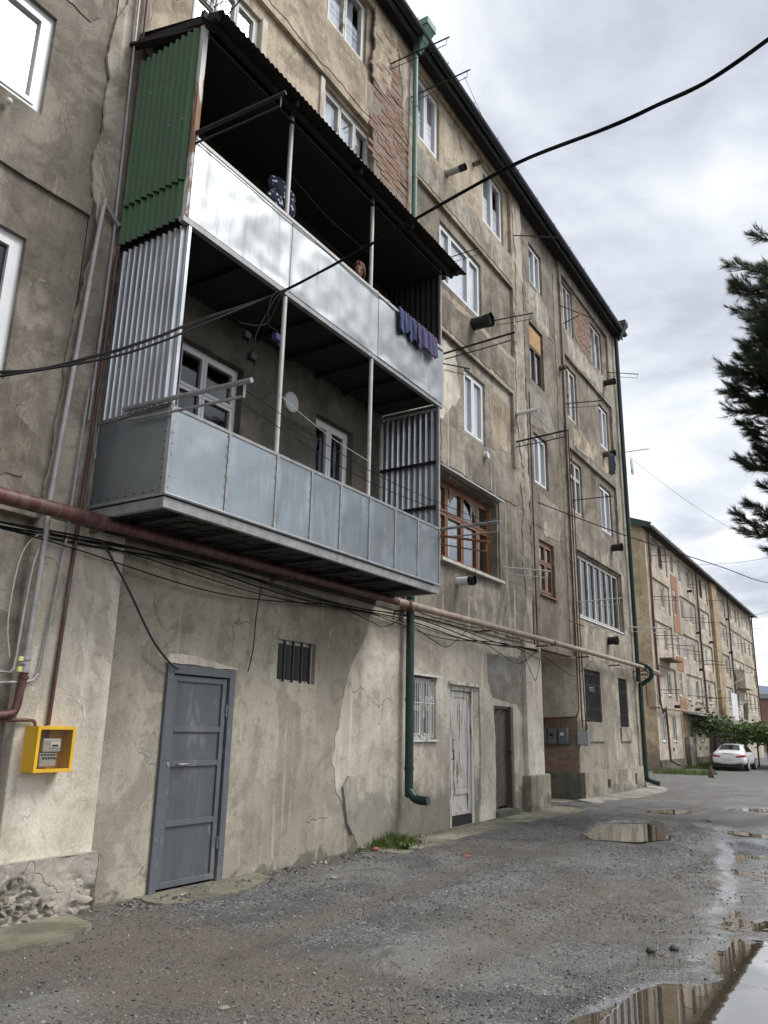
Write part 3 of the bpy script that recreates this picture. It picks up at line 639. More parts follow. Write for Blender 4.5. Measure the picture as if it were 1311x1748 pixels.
# entrance recess
r = MB(); xb = -8.2
r.quad((xb, 17.74, -.3), (XF, 17.74, -.3), (XF, 17.74, 3.3), (xb, 17.74, 3.3)); r.quad((xb, 15.4, -.3), (xb, 17.74, -.3), (xb, 17.74, 3.3), (xb, 15.4, 3.3)); r.quad((xb, 15.4, 3.24), (xb, 17.8, 3.24), (XF + .0, 17.8, 3.24), (XF + .0, 15.4, 3.24))
r.quad((XF - .3, 15.44, -.3), (xb, 15.44, -.3), (xb, 15.44, 3.3), (XF - .3, 15.44, 3.3))
r.build('entrance_wall', M['pale'], B)
MB().box(-8.15, -5.99, 17.68, 17.73, -.3, .76).build('plinth', M['damp'], B)
facade('wall', XF, 17.75, 22.9, .7, 3.3, [(18.3, 19.52, 1.86, 3.07, .18, rm), (21.05, 21.86, 1.78, 3.03, .18, rm)], [M['end'], M['room']], B, edge=.2)
facade('plinth', XF + .10, 17.72, 22.98, -.4, .76, [(19.35, 19.6, .36, .56, .1, .3), (21.75, 21.95, .34, .62, .1, .3)], [M['end'], M['room']], B, edge=.3)
MB().box(-6.08, -5.96, 18.2, 19.63, 1.42, 1.84).build('sill_apron', M['end'], B); MB().box(-6.08, -5.96, 21.0, 22.0, 1.42, 1.76).build('sill_apron', M['end'], B)
# far end, back and roof
g = MB(); g.quad((XF, 22.9, -.4), (-17, 22.9, -.4), (-17, 22.9, 13.8), (XF, 22.9, 13.8)); g.quad((-17, -4, -.4), (-17, -4, 13.8), (-17, 22.9, 13.8), (-17, 22.9, -.4)); g.quad((XF, -4, -.4), (XF, -4, 13.8), (-17, -4, 13.8), (-17, -4, -.4))
g.build('gable', M['grey'], B)
ro = MB(); ro.add([(-5.74, -4.2, 13.92), (-5.74, 23.15, 13.92), (-11.5, 23.15, 15.7), (-11.5, -4.2, 15.7), (-17.3, -4.2, 13.92), (-17.3, 23.15, 13.92)], [(0, 1, 2, 3), (3, 2, 5, 4), (0, 3, 4), (1, 5, 2)])
roof = ro.build('roof', M['corroof'], B)
MB().box(-6.4, -5.78, -4.1, 23.05, 13.781, 13.84).build('soffit', M['timber'], roof)
MB().box(-5.80, -5.765, -4.1, 23.08, 13.72, 13.90).build('fascia', M['gutter'], roof)
gt = MB(); nn = 9
gt.grid(lambda u, v: (-5.70 - .085 * math.cos(math.pi * u), -4.1 + 27.2 * v, 13.90 - .085 * math.sin(math.pi * u)), nn, 24); gt.build('gutter', M['gutter'], roof, smooth=True)
for y in np.arange(-3, 23, 1.15): MB().tube([(-5.79, y, 13.86), (-5.74, y, 13.80), (-5.66, y, 13.81), (-5.60, y, 13.93)], .008, 5).build('gutter_bracket', M['blackmetal'], roof)

# surface leftovers and repairs
patch(B, [(3.93, 3.45), (4.36, 3.45), (4.36, 9.9), (4.75, 10.5), (4.1, 9.2), (3.95, 8.4), (3.97, 7.6), (3.94, 6.7), (4.1, 6.2), (3.98, 5.2), (3.92, 4.3)], XF, .02, 'strip', jit=.07, freq=4, label='pale upright strip of render beside the corrugated balcony wall')
patch(B, [(-1, 6.5), (3.98, 6.55), (3.98, 6.36), (-1, 6.2)], XF - .012, .035, 'left', jit=.015, name='panel_joint')
patch(B, [(9.1, 3.2), (9.05, 2.86), (8.72, 2.4), (8.52, 1.94), (8.42, 1.5), (8.34, 1.19), (8.46, .9), (8.62, .68), (9.0, .05), (10.24, .0), (10.24, 3.2)], XF - .015, .007, 'doors', jit=.08, freq=4, label='lighter older render around the green downpipe')
patch(B, [(8.56, .9), (8.68, 1.02), (8.86, .98), (8.92, .6), (8.82, .3), (8.68, .45)], XF - .012, .032, 'cement', jit=.02)
patch(B, [(13.0, 2.95), (14.58, 3.0), (14.58, 1.9), (14.3, 2.12), (13.2, 2.2), (13.05, 2.45)], XF - .03, .008, 'cement', jit=.05, seed=4, freq=6)
patch(B, [(12.62, 2.4), (12.9, 2.32), (13.15, 2.1), (13.24, 1.5), (13.22, .15), (12.6, .12), (12.66, 1.2)], XF - .03, .03, 'pale', jit=.03, seed=9)
patch(B, [(10.3, 4.2), (13.7, 4.25), (15.15, 4.3), (15.18, 3.36), (10.3, 3.36)], XF, .012, 'grey', jit=.04, seed=2)
patch(B, [(14.7, 13.6), (15.18, 13.6), (15.18, 3.4), (14.9, 3.5), (14.75, 5), (14.85, 7), (14.62, 8.6), (14.72, 10.5), (14.8, 12)], XF, .018, 'strip', jit=.16, freq=3.5, seed=5, label='pale flaking strip of render beside the stair windows')
patch(B, [(17.5, 13.5), (17.86, 13.5), (17.86, 3.4), (17.6, 3.5), (17.62, 7), (17.5, 9)], XS, .014, 'grey', jit=.07, seed=7)
patch(B, [(10.3, 9.3), (14.6, 9.35), (14.55, 8.7), (12.4, 8.66), (10.3, 8.7)], XF, .010, 'brown', jit=.06, seed=11)
patch(B, [(11.2, 6.8), (14.5, 6.75), (14.6, 6.1), (13.5, 6.02), (11.2, 6.05)], XF, .012, 'grey', jit=.07, seed=12)
patch(B, [(10.3, 11.9), (14.6, 11.95), (14.6, 11.3), (10.3, 11.28)], XF, .010, 'grey', jit=.06, seed=13)
patch(B, [(5.0, 11.85), (8.9, 11.9), (8.9, 11.25), (5.0, 11.2)], XF, .010, 'tan', jit=.06, seed=14)
for k_, (poly_, x_, mt_) in enumerate((([(10.5, 8.5), (11.9, 8.45), (12.1, 7.6), (11.4, 6.9), (10.5, 7.1)], XF - R, 'pale'), ([(13.4, 8.3), (14.4, 8.2), (14.45, 7.2), (13.5, 7.0)], XF - R, 'tan'), ([(15.5, 12.0), (17.2, 11.9), (17.0, 11.1), (15.6, 11.0)], XS, 'grey'), ([(15.4, 9.3), (16.8, 9.2), (17.3, 8.5), (15.5, 8.3)], XS, 'cement'), ([(16.0, 6.8), (17.4, 6.7), (17.2, 5.9), (16.2, 5.85)], XS, 'strip'), ([(18.2, 11.75), (20.9, 11.7), (21.8, 11.2), (18.3, 11.15)], XF, 'strip'), ([(18.3, 9.2), (21.9, 9.1), (21.2, 8.7), (18.4, 8.66)], XF, 'tan'), ([(18.1, 4.1), (20.0, 4.15), (22.6, 4.0), (22.3, 3.5), (18.2, 3.45)], XF, 'strip'), ([(1.0, 4.2), (2.4, 4.3), (3.5, 4.25), (3.8, 4.0), (3.7, 3.6), (2.2, 3.5), (1.0, 3.8)], XF - .012, 'brown'), ([(1.0, 9.6), (3.2, 9.4), (3.85, 8.9), (3.7, 8.5), (2.2, 8.45), (1, 8.6)], XF - .012, 'grey'))):
    patch(B, poly_, x_, .005 + .0006 * k_, mt_, jit=.10, seed=30 + k_ * 3, freq=3)
for z_ in (5.97, 8.57, 11.12): MB().box(XS, XS + .009, 15.22, 17.6, z_, z_ + .022).build('panel_joint', M['damp'], B)
# exposed brickwork
patch(B, [(8.86, 13.5), (9.2, 13.4), (9.97, 12.4), (9.97, 9.6), (8.95, 9.7), (8.9, 10.6), (8.8, 11.2), (8.85, 12.2)], XF, .012, 'mortar', name='mortar_bed', jit=.08)
patch(B, [(8.84, 13.6), (9.6, 13.6), (9.5, 13.1), (9.3, 12.7), (9.42, 12.3), (9.15, 12.0), (8.82, 12.1)], XF, .024, 'tan', jit=.08, seed=60, freq=5)
patch(B, [(9.62, 13.3), (9.98, 13.4), (9.98, 11.6), (9.78, 11.9), (9.72, 12.6)], XF, .026, 'strip', jit=.06, seed=61, freq=5)
e1 = lambda z: 8.93 + .12 * math.sin(z * 5) + .1 * math.sin(z * 11)
bricks(B, lambda y, z: e1(z) < y < 9.93 and not (z > 12.45 and y > 9.55 + .2 * math.sin(z * 9)), 8.85, 9.98, 9.75, 13.4, lambda y, z: ((XF + .011, y, z), 0), .88)
patch(B, [(19.1, 13.42), (20.55, 13.42), (20.5, 12.5), (20.3, 11.95), (19.3, 11.9), (19.12, 12.2)], XF - R, .012, 'mortar', name='mortar_bed', jit=.04)
bricks(B, lambda y, z: 19.2 < y < 20.5 - max(0, 12.5 - z) * .5, 19.2, 20.5, 12.0, 13.38, lambda y, z: ((XF - R + .010, y, z), 0), .95)
mbp = MB(); mbp.box(-7.7, -6.02, 17.72, 17.734, .74, 1.92); mbp.build('mortar_bed', M['mortar'], B)
bricks(B, lambda y, z: True, -7.0, -6.1, .82, 1.9, lambda y, z: ((y, 17.722, z), -math.pi / 2), .95)
# broken stone footing at the left
_fr = np.random.default_rng(4); _fy = _fr.uniform(1.9, 4.9, 900); _fz = _fr.uniform(-.2, .6, 900); _fh = _fr.uniform(0, 1, 900) ** 1.5; _fs = _fr.uniform(-1, 1, (900, 2))
def footing(u, v):
    y = 2.0 + 2.82 * u; z = -.15 + .70 * v; d_ = np.hypot(_fy - y, (_fz - z) * 1.3); k_ = int(np.argmin(d_)); n = float(fbm(y * 9, z * 9, 31, 3, .6)); g_ = float(fbm(y * 2.2, z * 2.6, 37, 3))
    rough = float(sst(.40, .58, g_ + .30 * (1 - abs(v - .38) * 2.2))) * (v < .93)
    h_ = .72 * (.075 * _fh[k_] + _fs[k_, 0] * (y - _fy[k_]) * .8 + _fs[k_, 1] * (z - _fz[k_]) * .8 - .55 * float(d_[k_]) * .5 - .055)
    return (-5.885 + h_ * rough + (n - .5) * .022, y + (n - .5) * .012, z + (n - .5) * .012)
fm = MB().grid(footing, 200, 56); fm.quad(footing(0, 1), footing(1, 1), (-6.1, 4.82, .55), (-6.1, 2, .55)); fm.quad(footing(1, 0), footing(1, 1), (-6.1, 4.82, .55), (-6.1, 4.82, -.15))
fm.build('footing', M['rubble'], B, label='broken rubble footing under the pale pier')

for (a_, b_, c_, d_) in ((4.98, 6.19, 9.5, 10.88), (7.61, 8.97, 9.5, 11.04)):
    sr = MB(); xs_ = XF - R; sr.box(xs_, xs_ + .035, b_, b_ + .10, c_ - .08, d_ + .03); sr.box(xs_, xs_ + .035, a_ - .1, a_, c_ - .08, d_ + .03); sr.box(xs_, xs_ + .034, a_, b_, c_ - .1, c_ - .04); sr.build('window_surround', M['pale'], B, bevel=.006)
# windows of the main section
XW = XF - R - .05
window(B, XF - .06, 2.2, 3.41, 4.4, 5.77, (1, 1.3), None, 'pvc', .07, .05, False, None, 'glassdark')
window(B, XF - .06, 2.1, 3.36, 7.07, 8.2, (1, 1.3), None, 'pvc', .07, .05, False, (0, 1, 'curtain'))
window(B, XW, 4.98, 6.19, 9.5, 10.88, (1, 1, 1), [.62], 'oldwhite', .07, .03, True, (0, 1, 'curtain'))
window(B, XW, 7.61, 8.97, 9.5, 11.04, (1, 1, 1), [.6], 'oldwhite', .075, .03, True, (0, .9, 'curtain'))
window(B, XW, 7.60, 8.70, 12.27, 13.52, (1, 1.1), None, 'oldwhite', .06, .04, False, (0, .8, 'curtain'))
window(B, XW, 10.22, 11.29, 12.2, 13.6, (1.2, 1), None, 'pvc', .06, .05, False, (0, 1, 'curtain'))
window(B, XW, 13.25, 14.35, 12.14, 13.58, (1, 1), None, 'pvc', .06, .05, False, (0, .6, 'curtain'))
window(B, XW, 11.3, 13.12, 9.66, 10.94, (.8, 1.5, .9), None, 'pvc', .06, .05, False, (0, 1, 'curtain'))
window(B, XW, 12.27, 13.21, 6.96, 8.29, (.9, 1), None, 'pvc', .06, .05, False, (0, 1, 'curtain'))
window(B, XS - .06, 15.87, 16.72, 12.08, 13.18, (1, .8), None, 'pvc', .05, .045, False, (0, 1, 'curtain'))
s4 = window(B, XS - .06, 15.73, 16.62, 9.45, 10.97, (1, 1.1), [.62], 'darkwood', .05, .03, False, (0, .5, 'curtain'), label='old dark framed stair window half boarded in orange')
MB().box(XS - .07, XS - .045, 15.79, 16.56, 10.42, 10.91).build('board', M['board'], s4)
window(B, XS - .06, 15.76, 16.64, 6.96, 8.18, (1, 1), None, 'pvc', .05, .045, False, (0, 1, 'curtain'))
window(B, XS - .06, 15.88, 16.8, 4.48, 5.7, (1, 1), [.62], 'brownwood', .07, .045, 'brownwood', (0, .4, 'greycurtain'), label='brown wooden stair window')
window(B, XW, 18.05, 19.05, 11.95, 13.36, (1, 1, 1), None, 'oldwhite', .05, .03, False, (.6, 1, 'curtain'))
window(B, XW, 20.6, 21.65, 11.92, 13.3, (1, 1), None, 'oldwhite', .055, .04, False, (0, .5, 'curtain'))
window(B, XW, 18.04, 19.05, 9.4, 10.9, (1, .9), None, 'oldwhite', .055, .04, False, (0, .4, 'greycurtain'))
window(B, XW, 21.0, 21.86, 9.54, 10.84, (1, 1), None, 'pvc', .05, .045, False, (0, 1, 'curtain'))
window(B, XW, 18.06, 19.1, 6.9, 8.3, (1.2, .8), [.7], 'oldwhite', .055, .035, False, (0, .3, 'greycurtain'))
window(B, XW, 20.65, 21.7, 6.95, 8.3, (1, 1), None, 'pvc', .055, .045, False, (0, 1, 'curtain'))
window(B, XW, 18.2, 21.95, 4.3, 5.88, (1, 1, 1, 1, 1, 1, 1), None, 'oldwhite', .05, .03, True, (0, 1, 'greycurtain'), 'glassdark', label='wide seven pane loggia glazing')
# the big brown wooden window with arched middle light
xw = XF - .19; bw = window(B, xw, 11.18, 13.56, 4.36, 5.86, (.9, 1.15, 1.15, .9), [.62], 'brownwood', .085, .05, False, (0, .35, 'greycurtain'), label='large brown wooden window with an arched middle light')
ar = MB(); ya, yb, zt, zbm = 11.86, 12.62, 5.76, 5.35
for yb0, sgn in ((11.80, 1), (13.02, -1)):
    pts = [(yb0 + sgn * .56 * math.sin(t), zbm + .42 * math.cos(t)) for t in np.linspace(0, math.pi / 2, 9)]
ar.add([(xw + .016, 12.37 + .53 * math.cos(t), 5.33 + .40 * math.sin(t)) for t in np.linspace(0, math.pi, 17)] + [(xw + .016, 12.37 + .53 * math.cos(t), 5.79) for t in np.linspace(0, math.pi, 17)], [(i, i + 1, i + 18, i + 17) for i in range(16)])
ar.build('arch_panel', M['brownwood'], bw)
MB().box(XF - .22, XF + .10, 11.1, 13.62, 4.30, 4.352).build('sill', M['oldwhite'], bw)
MB().box(XF - .02, XF + .13, 11.0, 13.6, 5.905, 5.925).build('drip_sheet', M['silver'], bw)
# balcony doors and windows
d1 = window(B, XF - .1, 5.30, 6.27, 3.62, 5.68, (.85, 1.1), [.77], 'pvc', .05, .035, False, None, 'glassdark', name='balcony_door')
window(B, XF - .1, 7.70, 8.57, 4.45, 5.66, (1, 1.1), None, 'pvc', .06, .05, True, (0.55, 1, 'greycurtain'), 'glassdark')
window(B, XF - .1, 5.30, 6.2, 6.3, 8.35, (.85, 1), [.7], 'darkwood', .06, .05, False, None, 'glassdark', name='balcony_door')
window(B, XF - .1, 7.70, 8.6, 7.15, 8.3, (1, 1), None, 'darkwood', .06, .05, False, None, 'glassdark')
MB().tube([(XF - .01, 7.15, 5.6), (XF + .03, 7.15, 5.6), (XF + .045, 7.15, 5.6)], [.135, .135, .11], 20).build('wall_plate', M['meterface'], B)  # plain round white plate, gives no light

# grey steel door
dr = MB(); xd = XF - .03
dr.box(xd - .03, xd, 5.60, 6.37, .12, 2.09)
do = dr.build('door', M['doormetal'], B, label='dark grey steel door with four panels')
fr = MB()
for a in ((5.50, 5.585, .06, 2.19), (6.385, 6.47, .06, 2.19)): fr.box(xd - .06, xd + .05, *a)
fr.box(xd - .06, xd + .049, 5.585, 6.385, 2.10, 2.188); fr.build('door_frame', M['doorframe'], do, bevel=.005)
st = MB()
for a in ((5.60, 5.66, .12, 2.09), (6.31, 6.37, .12, 2.09)): st.box(xd + .001, xd + .022, *a)
for z in (.12, .66, 1.21, 1.54, 2.03): st.box(xd + .001, xd + .021, 5.661, 6.309, z, z + .055)
st.build('door_rails', M['doorframe'], do, bevel=.004)
MB().tube([(xd + .02, 5.74, 1.235), (xd + .06, 5.75, 1.235), (xd + .06, 5.86, 1.235), (xd + .02, 5.87, 1.235)], .009, 6, smoothpath=3).build('handle', M['steel'], do, smooth=True)
lk = MB(); lk.box(xd + .02, xd + .045, 5.575, 5.625, 1.215, 1.255); lk.tube([(xd + .045, 5.60, 1.235), (xd + .055, 5.60, 1.235)], .014, 8); lk.build('latch', M['steel'], do)
for z in (.4, 1.7): MB().tube([(xd + .03, 6.375, z), (xd + .03, 6.375, z + .12)], .014, 8).build('hinge', M['doorframe'], do)
patch(B, [(5.48, 2.2), (5.5, 2.29), (5.85, 2.3), (6.2, 2.24), (6.48, 2.22), (6.48, 2.19)], XF - .015, .03, 'pale', jit=.012)
# barred cellar window
wv = MB(); wv.box(XF - .10, XF - .07, 7.19, 7.23, 2.12, 2.61); wv.box(XF - .10, XF - .07, 7.88, 7.92, 2.12, 2.61); wv.box(XF - .10, XF - .07, 7.23, 7.88, 2.57, 2.61); wv.box(XF - .10, XF - .07, 7.23, 7.88, 2.12, 2.15)
wo_ = wv.build('window', M['oldwhite'], B, label='small barred cellar window')
MB().box(XF - .09, XF - .083, 7.23, 7.88, 2.15, 2.57).build('pane', M['unlit_opening'], wo_)
for i in range(4): MB().box(XF - .04, XF - .012, 7.31 + i * .165, 7.332 + i * .165, 2.12, 2.61).build('bar', M['darkbars'], wo_)
# ground floor window with ornamental bars
gw = window(B, XF - .10, 10.34, 11.07, 1.47, 2.38, (1, 1), [.5], 'oldwhite', .05, .03, 'oldwhite', (.45, 1, 'greycurtain'), label='ground floor window with white looped bars')
for i in range(4):
    y = 10.43 + i * .17; pts = [(XF - .02, y, 2.33), (XF - .02, y, 1.56), (XF - .02, y + .03, 1.52), (XF - .02, y + .06, 1.56), (XF - .02, y + .06, 2.33)]
    MB().tube(pts, .009, 6, smoothpath=3).build('bar', M['bars'], gw, smooth=True)
for i in range(3):
    y = 10.56 + i * .17; MB().tube([(XF - .015, y, 1.95), (XF - .015, y + .0, 2.06), (XF - .015, y + .035, 2.10), (XF - .015, y + .07, 2.06), (XF - .015, y + .07, 2.02)], .008, 6, smoothpath=3).build('bar_loop', M['bars'], gw, smooth=True)
MB().tube([(XF - .018, 10.38, 2.0), (XF - .018, 11.04, 2.0)], .007, 6).build('bar', M['bars'], gw); MB().box(XF - .03, XF + .03, 10.26, 11.15, 2.40, 2.43).build('lintel', M['oldwhite'], gw)
# peeling white plank door
pd = XF - .085; p = MB(); p.box(pd - .03, pd, 11.63, 12.36, .30, 2.24); po = p.build('door', M['peelwhite'], B, label='tall white plank door with peeling paint')
f = MB(); f.box(pd - .03, pd + .05, 11.57, 11.628, .14, 2.30); f.box(pd - .03, pd + .05, 12.362, 12.44, .14, 2.30); f.box(pd - .03, pd + .049, 11.628, 12.362, 2.245, 2.30); f.build('door_frame', M['peelwhite'], po)
for i in range(6): MB().box(pd + .001, pd + .010, 11.735 + i * .088, 11.735 + i * .088 + .083, .72, 2.14).build('plank', M['peelwhite'], po)
s = MB()
for a in ((11.632, 11.73, .31, 2.235), (12.27, 12.358, .31, 2.235)): s.box(pd + .001, pd + .02, *a)
for z, h in ((.31, .05), (.62, .09), (2.14, .09)): s.box(pd + .001, pd + .0195, 11.731, 12.269, z, z + h)
s.build('door_rails', M['peelwhite'], po); MB().box(pd - .02, pd + .035, 11.60, 12.42, .15, .295).build('threshold', M['timber'], po)
MB().tube([(pd + .02, 11.69, 1.3), (pd + .06, 11.69, 1.3), (pd + .06, 11.69, 1.16), (pd + .02, 11.69, 1.16)], .009, 6).build('handle', M['blackmetal'], po)
lc = MB(); lc.box(pd + .02, pd + .03, 11.665, 11.715, 1.33, 1.50); lc.tube([(pd + .03, 11.69, 1.46), (pd + .07, 11.70, 1.46), (pd + .07, 11.75, 1.46)], .008, 6); lc.build('lock', M['steel'], po)
MB().box(XF - .03, XF + .025, 11.5, 12.62, 2.33, 2.38).build('lintel', M['peelwhite'], po)
# dark brown door with slanted boards
bd = XF - .12; p = MB(); p.box(bd - .03, bd, 13.32, 13.98, .32, 2.0); bo = p.build('door', M['darkwood'], B, label='dark brown door with slanting boards')
f = MB(); f.box(bd - .03, bd + .06, 13.27, 13.318, .28, 2.05); f.box(bd - .03, bd + .10, 13.982, 14.10, .28, 2.05); f.box(bd - .03, bd + .06, 13.318, 13.982, 2.003, 2.05); f.build('door_frame', M['darkwood'], bo)
for i in range(9):
    z = .25 + i * .21; a = (bd + .006, 13.33, z); b = (bd + .006, 13.97, z + .42)
    q0 = max(0, (.34 - z) / .42); q1 = min(1, (1.98 - z) / .42)
    if q1 <= q0: continue
    A = Vector(a).lerp(Vector(b), q0); Bq = Vector(a).lerp(Vector(b), q1); MB().beam(A, Bq, .012, .165, 0, (0, -.55, .83)).build('board', M['darkwood'], bo)
hk = MB(); hk.box(bd + .02, bd + .11, 13.93, 13.99, 1.28, 1.32); hk.tube([(bd + .1, 13.96, 1.3), (bd + .12, 13.96, 1.22), (bd + .12, 13.99, 1.22)], .01, 6); hk.build('padlock', M['rust'], bo)
MB().box(-6.15, -5.93, 13.2, 14.15, .1, .27).build('step', M['damp'], bo, bevel=.02)
# barred ground windows of the far section
for (a, b, c, d) in ((18.3, 19.52, 1.86, 3.07), (21.05, 21.86, 1.78, 3.03)):
    w = window(B, XF - .14, a, b, c, d, (1, 1), [.7], 'oldwhite', .05, .03, False, (0, 1, 'greycurtain'), 'glassdark', label='ground floor window behind dense dark bars')
    k = int((b - a) / .085)
    for i in range(k + 1): MB().tube([(XF - .03, a + .03 + i * (b - a - .06) / k, c), (XF - .03, a + .03 + i * (b - a - .06) / k, d)], .013, 5).build('bar', M['darkbars'], w)
    for z in (c + .3, d - .35, d - .1): MB().tube([(XF - .025, a, z), (XF - .025, b, z)], .007, 5).build('bar', M['darkbars'], w)
for y0_ in (18.75,):
    for i in range(4): MB().tube([(XF - .02, y0_ + i * .09 + .04 * math.cos(t), 2.62 + .05 * math.sin(t)) for t in np.linspace(0, 6.28, 9)], .006, 5).build('bar_ring', M['steel'], w)

# ------------------------------------------------------------------ balconies (parts of the block)
def corr(fn, n_w, kind='sine', amp=.018, seg=6, nv=6):
    """corrugated sheet: fn(u, v, d) -> point, u across the waves, v along, d relief"""
    m = MB(); N = n_w * seg
    def d(u):
        t = (u * n_w) % 1.0
        if kind == 'sine': return amp * math.sin(2 * math.pi * t)
        return amp * (max(-1, min(1, 1.9 * math.sin(2 * math.pi * t) + .1)))
    return m.grid(lambda u, v: fn(u, v, d(u)), N, nv)
X0 = -5.0; Y0, Y1 = 4.37, 9.29
# lower balcony
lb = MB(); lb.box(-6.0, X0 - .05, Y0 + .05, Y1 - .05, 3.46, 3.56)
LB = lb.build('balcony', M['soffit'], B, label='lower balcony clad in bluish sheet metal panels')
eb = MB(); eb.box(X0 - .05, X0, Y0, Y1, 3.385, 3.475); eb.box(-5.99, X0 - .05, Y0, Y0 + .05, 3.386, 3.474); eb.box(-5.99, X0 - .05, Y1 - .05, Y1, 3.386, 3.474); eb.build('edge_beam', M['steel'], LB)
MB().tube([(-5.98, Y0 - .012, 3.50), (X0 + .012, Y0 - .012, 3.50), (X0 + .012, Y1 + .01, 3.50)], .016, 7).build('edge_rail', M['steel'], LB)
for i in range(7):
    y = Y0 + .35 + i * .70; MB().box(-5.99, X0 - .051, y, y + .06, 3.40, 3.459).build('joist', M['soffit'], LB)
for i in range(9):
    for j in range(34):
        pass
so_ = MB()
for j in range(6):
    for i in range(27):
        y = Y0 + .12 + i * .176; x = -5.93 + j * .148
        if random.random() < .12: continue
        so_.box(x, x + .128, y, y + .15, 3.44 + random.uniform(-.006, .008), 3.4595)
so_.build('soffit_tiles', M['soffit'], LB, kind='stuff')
seams = [4.375, 5.10, 5.805, 6.39, 6.93, 7.53, 8.12, 8.69, 9.285]
def sheet(name, mat, parent, p00, pu, pv, nrm, nu, nv, amp, fr, seed):
    p00, pu, pv, nrm = map(Vector, (p00, pu, pv, nrm)); L, H = pu.length, pv.length
    def fn(u, v):
        n = float(fbm(u * L * fr + seed, v * H * fr + seed, seed, 3)) - .5
        e = min(1, min(u, 1 - u, v, 1 - v) * 9); return p00 + pu * u + pv * v + nrm * (n * amp * e)
    return MB().grid(fn, nu, nv).build(name, M[mat], parent, smooth=True)
for i in range(8):
    sheet('panel', 'panel', LB, (X0 + .004, seams[i] + .004, 3.515), (0, seams[i + 1] - seams[i] - .008, 0), (0, 0, .765), (1, 0, 0), 14, 14, .036, 2.0, 11 + i * 7)
for i, y in enumerate(seams):
    m = MB(); m.box(X0 + .002, X0 + .013, y - .016, y + .016, 3.50, 4.285)
    for k in range(8): m.tube([(X0 + .012, y + (.022 if i == 0 else -.024), 3.56 + k * .1), (X0 + .019, y + (.022 if i == 0 else -.024), 3.56 + k * .1)], .007, 6)
    m.build('seam_strip', M['steel'], LB)
sheet('panel', 'panel', LB, (-5.97, Y0 - .002, 3.515), (.96, 0, 0), (0, 0, .80), (0, -1, 0), 16, 14, .02, 2.2, 101)
rv = MB()
for k in range(9): rv.tube([(-5.95 + k * .115, Y0 - .002, 3.545), (-5.95 + k * .115, Y0 - .010, 3.545)], .006, 6); rv.tube([(-5.05, Y0, 3.56 + k * .085), (-5.05, Y0 - .010, 3.56 + k * .085)], .006, 6)
rv.build('rivets', M['blackmetal'], LB)
MB().beam((X0 - .005, Y0, 4.295), (X0 - .005, Y1, 4.295), .035, .03).build('top_rail', M['steel'], LB)
MB().beam((-5.98, Y0, 4.325), (X0 + .01, Y0, 4.325), .03, .03).build('top_rail', M['steel'], LB)
for y in (5.80, 7.52): MB().tube([(X0 - .02, y, 3.5), (X0 - .02, y, 6.12)], .026, 8).build('post', M['post'], LB, smooth=True)
MB().box(X0 - .03, X0 + .006, Y1 - .02, Y1 + .02, 3.5, 6.12).build('post', M['steel'], LB)
MB().box(X0 - .03, X0 + .004, Y0 - .016, Y0 + .02, 3.5, 6.13).build('post', M['silver'], LB)
corr(lambda u, v, d: (-5.90 + .885 * u, Y0 - .02 - d, 4.33 + 1.80 * v), 11, 'trap', .024, 8, 4).build('corrugated_sheet', M['silver'], LB, smooth=True, label='silver corrugated side wall')
MB().box(-5.98, -5.90, Y0 - .004, Y0 + .004, 4.33, 6.1).build('side_strip', M['steel'], LB)
corr(lambda u, v, d: (-5.97 + .95 * u, Y1 + .01 + d, 3.6 + 2.5 * v), 10, 'trap', .016, 8, 4).build('corrugated_sheet', M['silver'], LB, smooth=True)
for z in (4.62, 5.28): MB().beam((-5.97, Y1 - .03, z), (X0 - .03, Y1 - .03, z), .03, .04).build('batten', M['blackmetal'], LB)
# upper balcony
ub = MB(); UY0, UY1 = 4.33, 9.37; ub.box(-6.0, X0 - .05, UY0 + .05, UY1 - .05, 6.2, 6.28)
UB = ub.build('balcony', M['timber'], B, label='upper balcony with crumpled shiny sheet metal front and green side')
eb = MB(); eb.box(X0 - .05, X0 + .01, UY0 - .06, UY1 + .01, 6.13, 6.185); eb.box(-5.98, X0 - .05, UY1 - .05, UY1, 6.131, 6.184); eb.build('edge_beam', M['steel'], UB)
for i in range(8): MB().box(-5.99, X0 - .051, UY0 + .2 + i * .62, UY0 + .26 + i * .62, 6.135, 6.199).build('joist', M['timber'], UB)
segs = [UY0 + .01, 5.83, 7.62, UY1]
for i in range(3): sheet('front_sheet', 'sheet', UB, (X0 + .012 + .004 * i, segs[i] - .01, 6.19), (0, segs[i + 1] - segs[i] + .02, 0), (0, 0, .875), (1, 0, 0), 60, 30, .085, 1.5, 201 + 13 * i)
MB().beam((X0 + .0, UY0, 7.085), (X0 + .0, UY1, 7.085), .04, .032).build('top_rail', M['post'], UB); MB().tube([(X0 + .03, UY0, 7.045), (X0 + .03, UY1, 7.045)], .008, 6).build('rail_wire', M['steel'], UB)
for y in (5.74, 7.46): MB().tube([(X0 - .02, y, 6.2), (X0 - .02, y, 8.50)], .027, 8).build('post', M['post'], UB, smooth=True)
MB().box(X0 - .04, X0, UY1 - .03, UY1 + .01, 6.2, 8.50).build('post', M['steel'], UB)
MB().box(X0 - .055, X0 + .005, UY0 - .03, UY0 + .03, 6.2, 8.5).build('post', painted('white_rusty_post', (.55, .55, .52), (.30, .17, .10), .56, (8, 8, 1.5)), UB)
for (za, zb, off, w0, w1) in ((6.62, 8.42, .05, -5.90, -5.04), (6.20, 6.68, .028, -5.93, -5.05)):
    corr(lambda u, v, d: (w0 + (w1 - w0) * u, UY0 - off - d, za + (zb - za) * v), 10, 'sine', .020, 8, 4).build('corrugated_sheet', M['greencorr'], UB, smooth=True, label='dark green corrugated side wall')
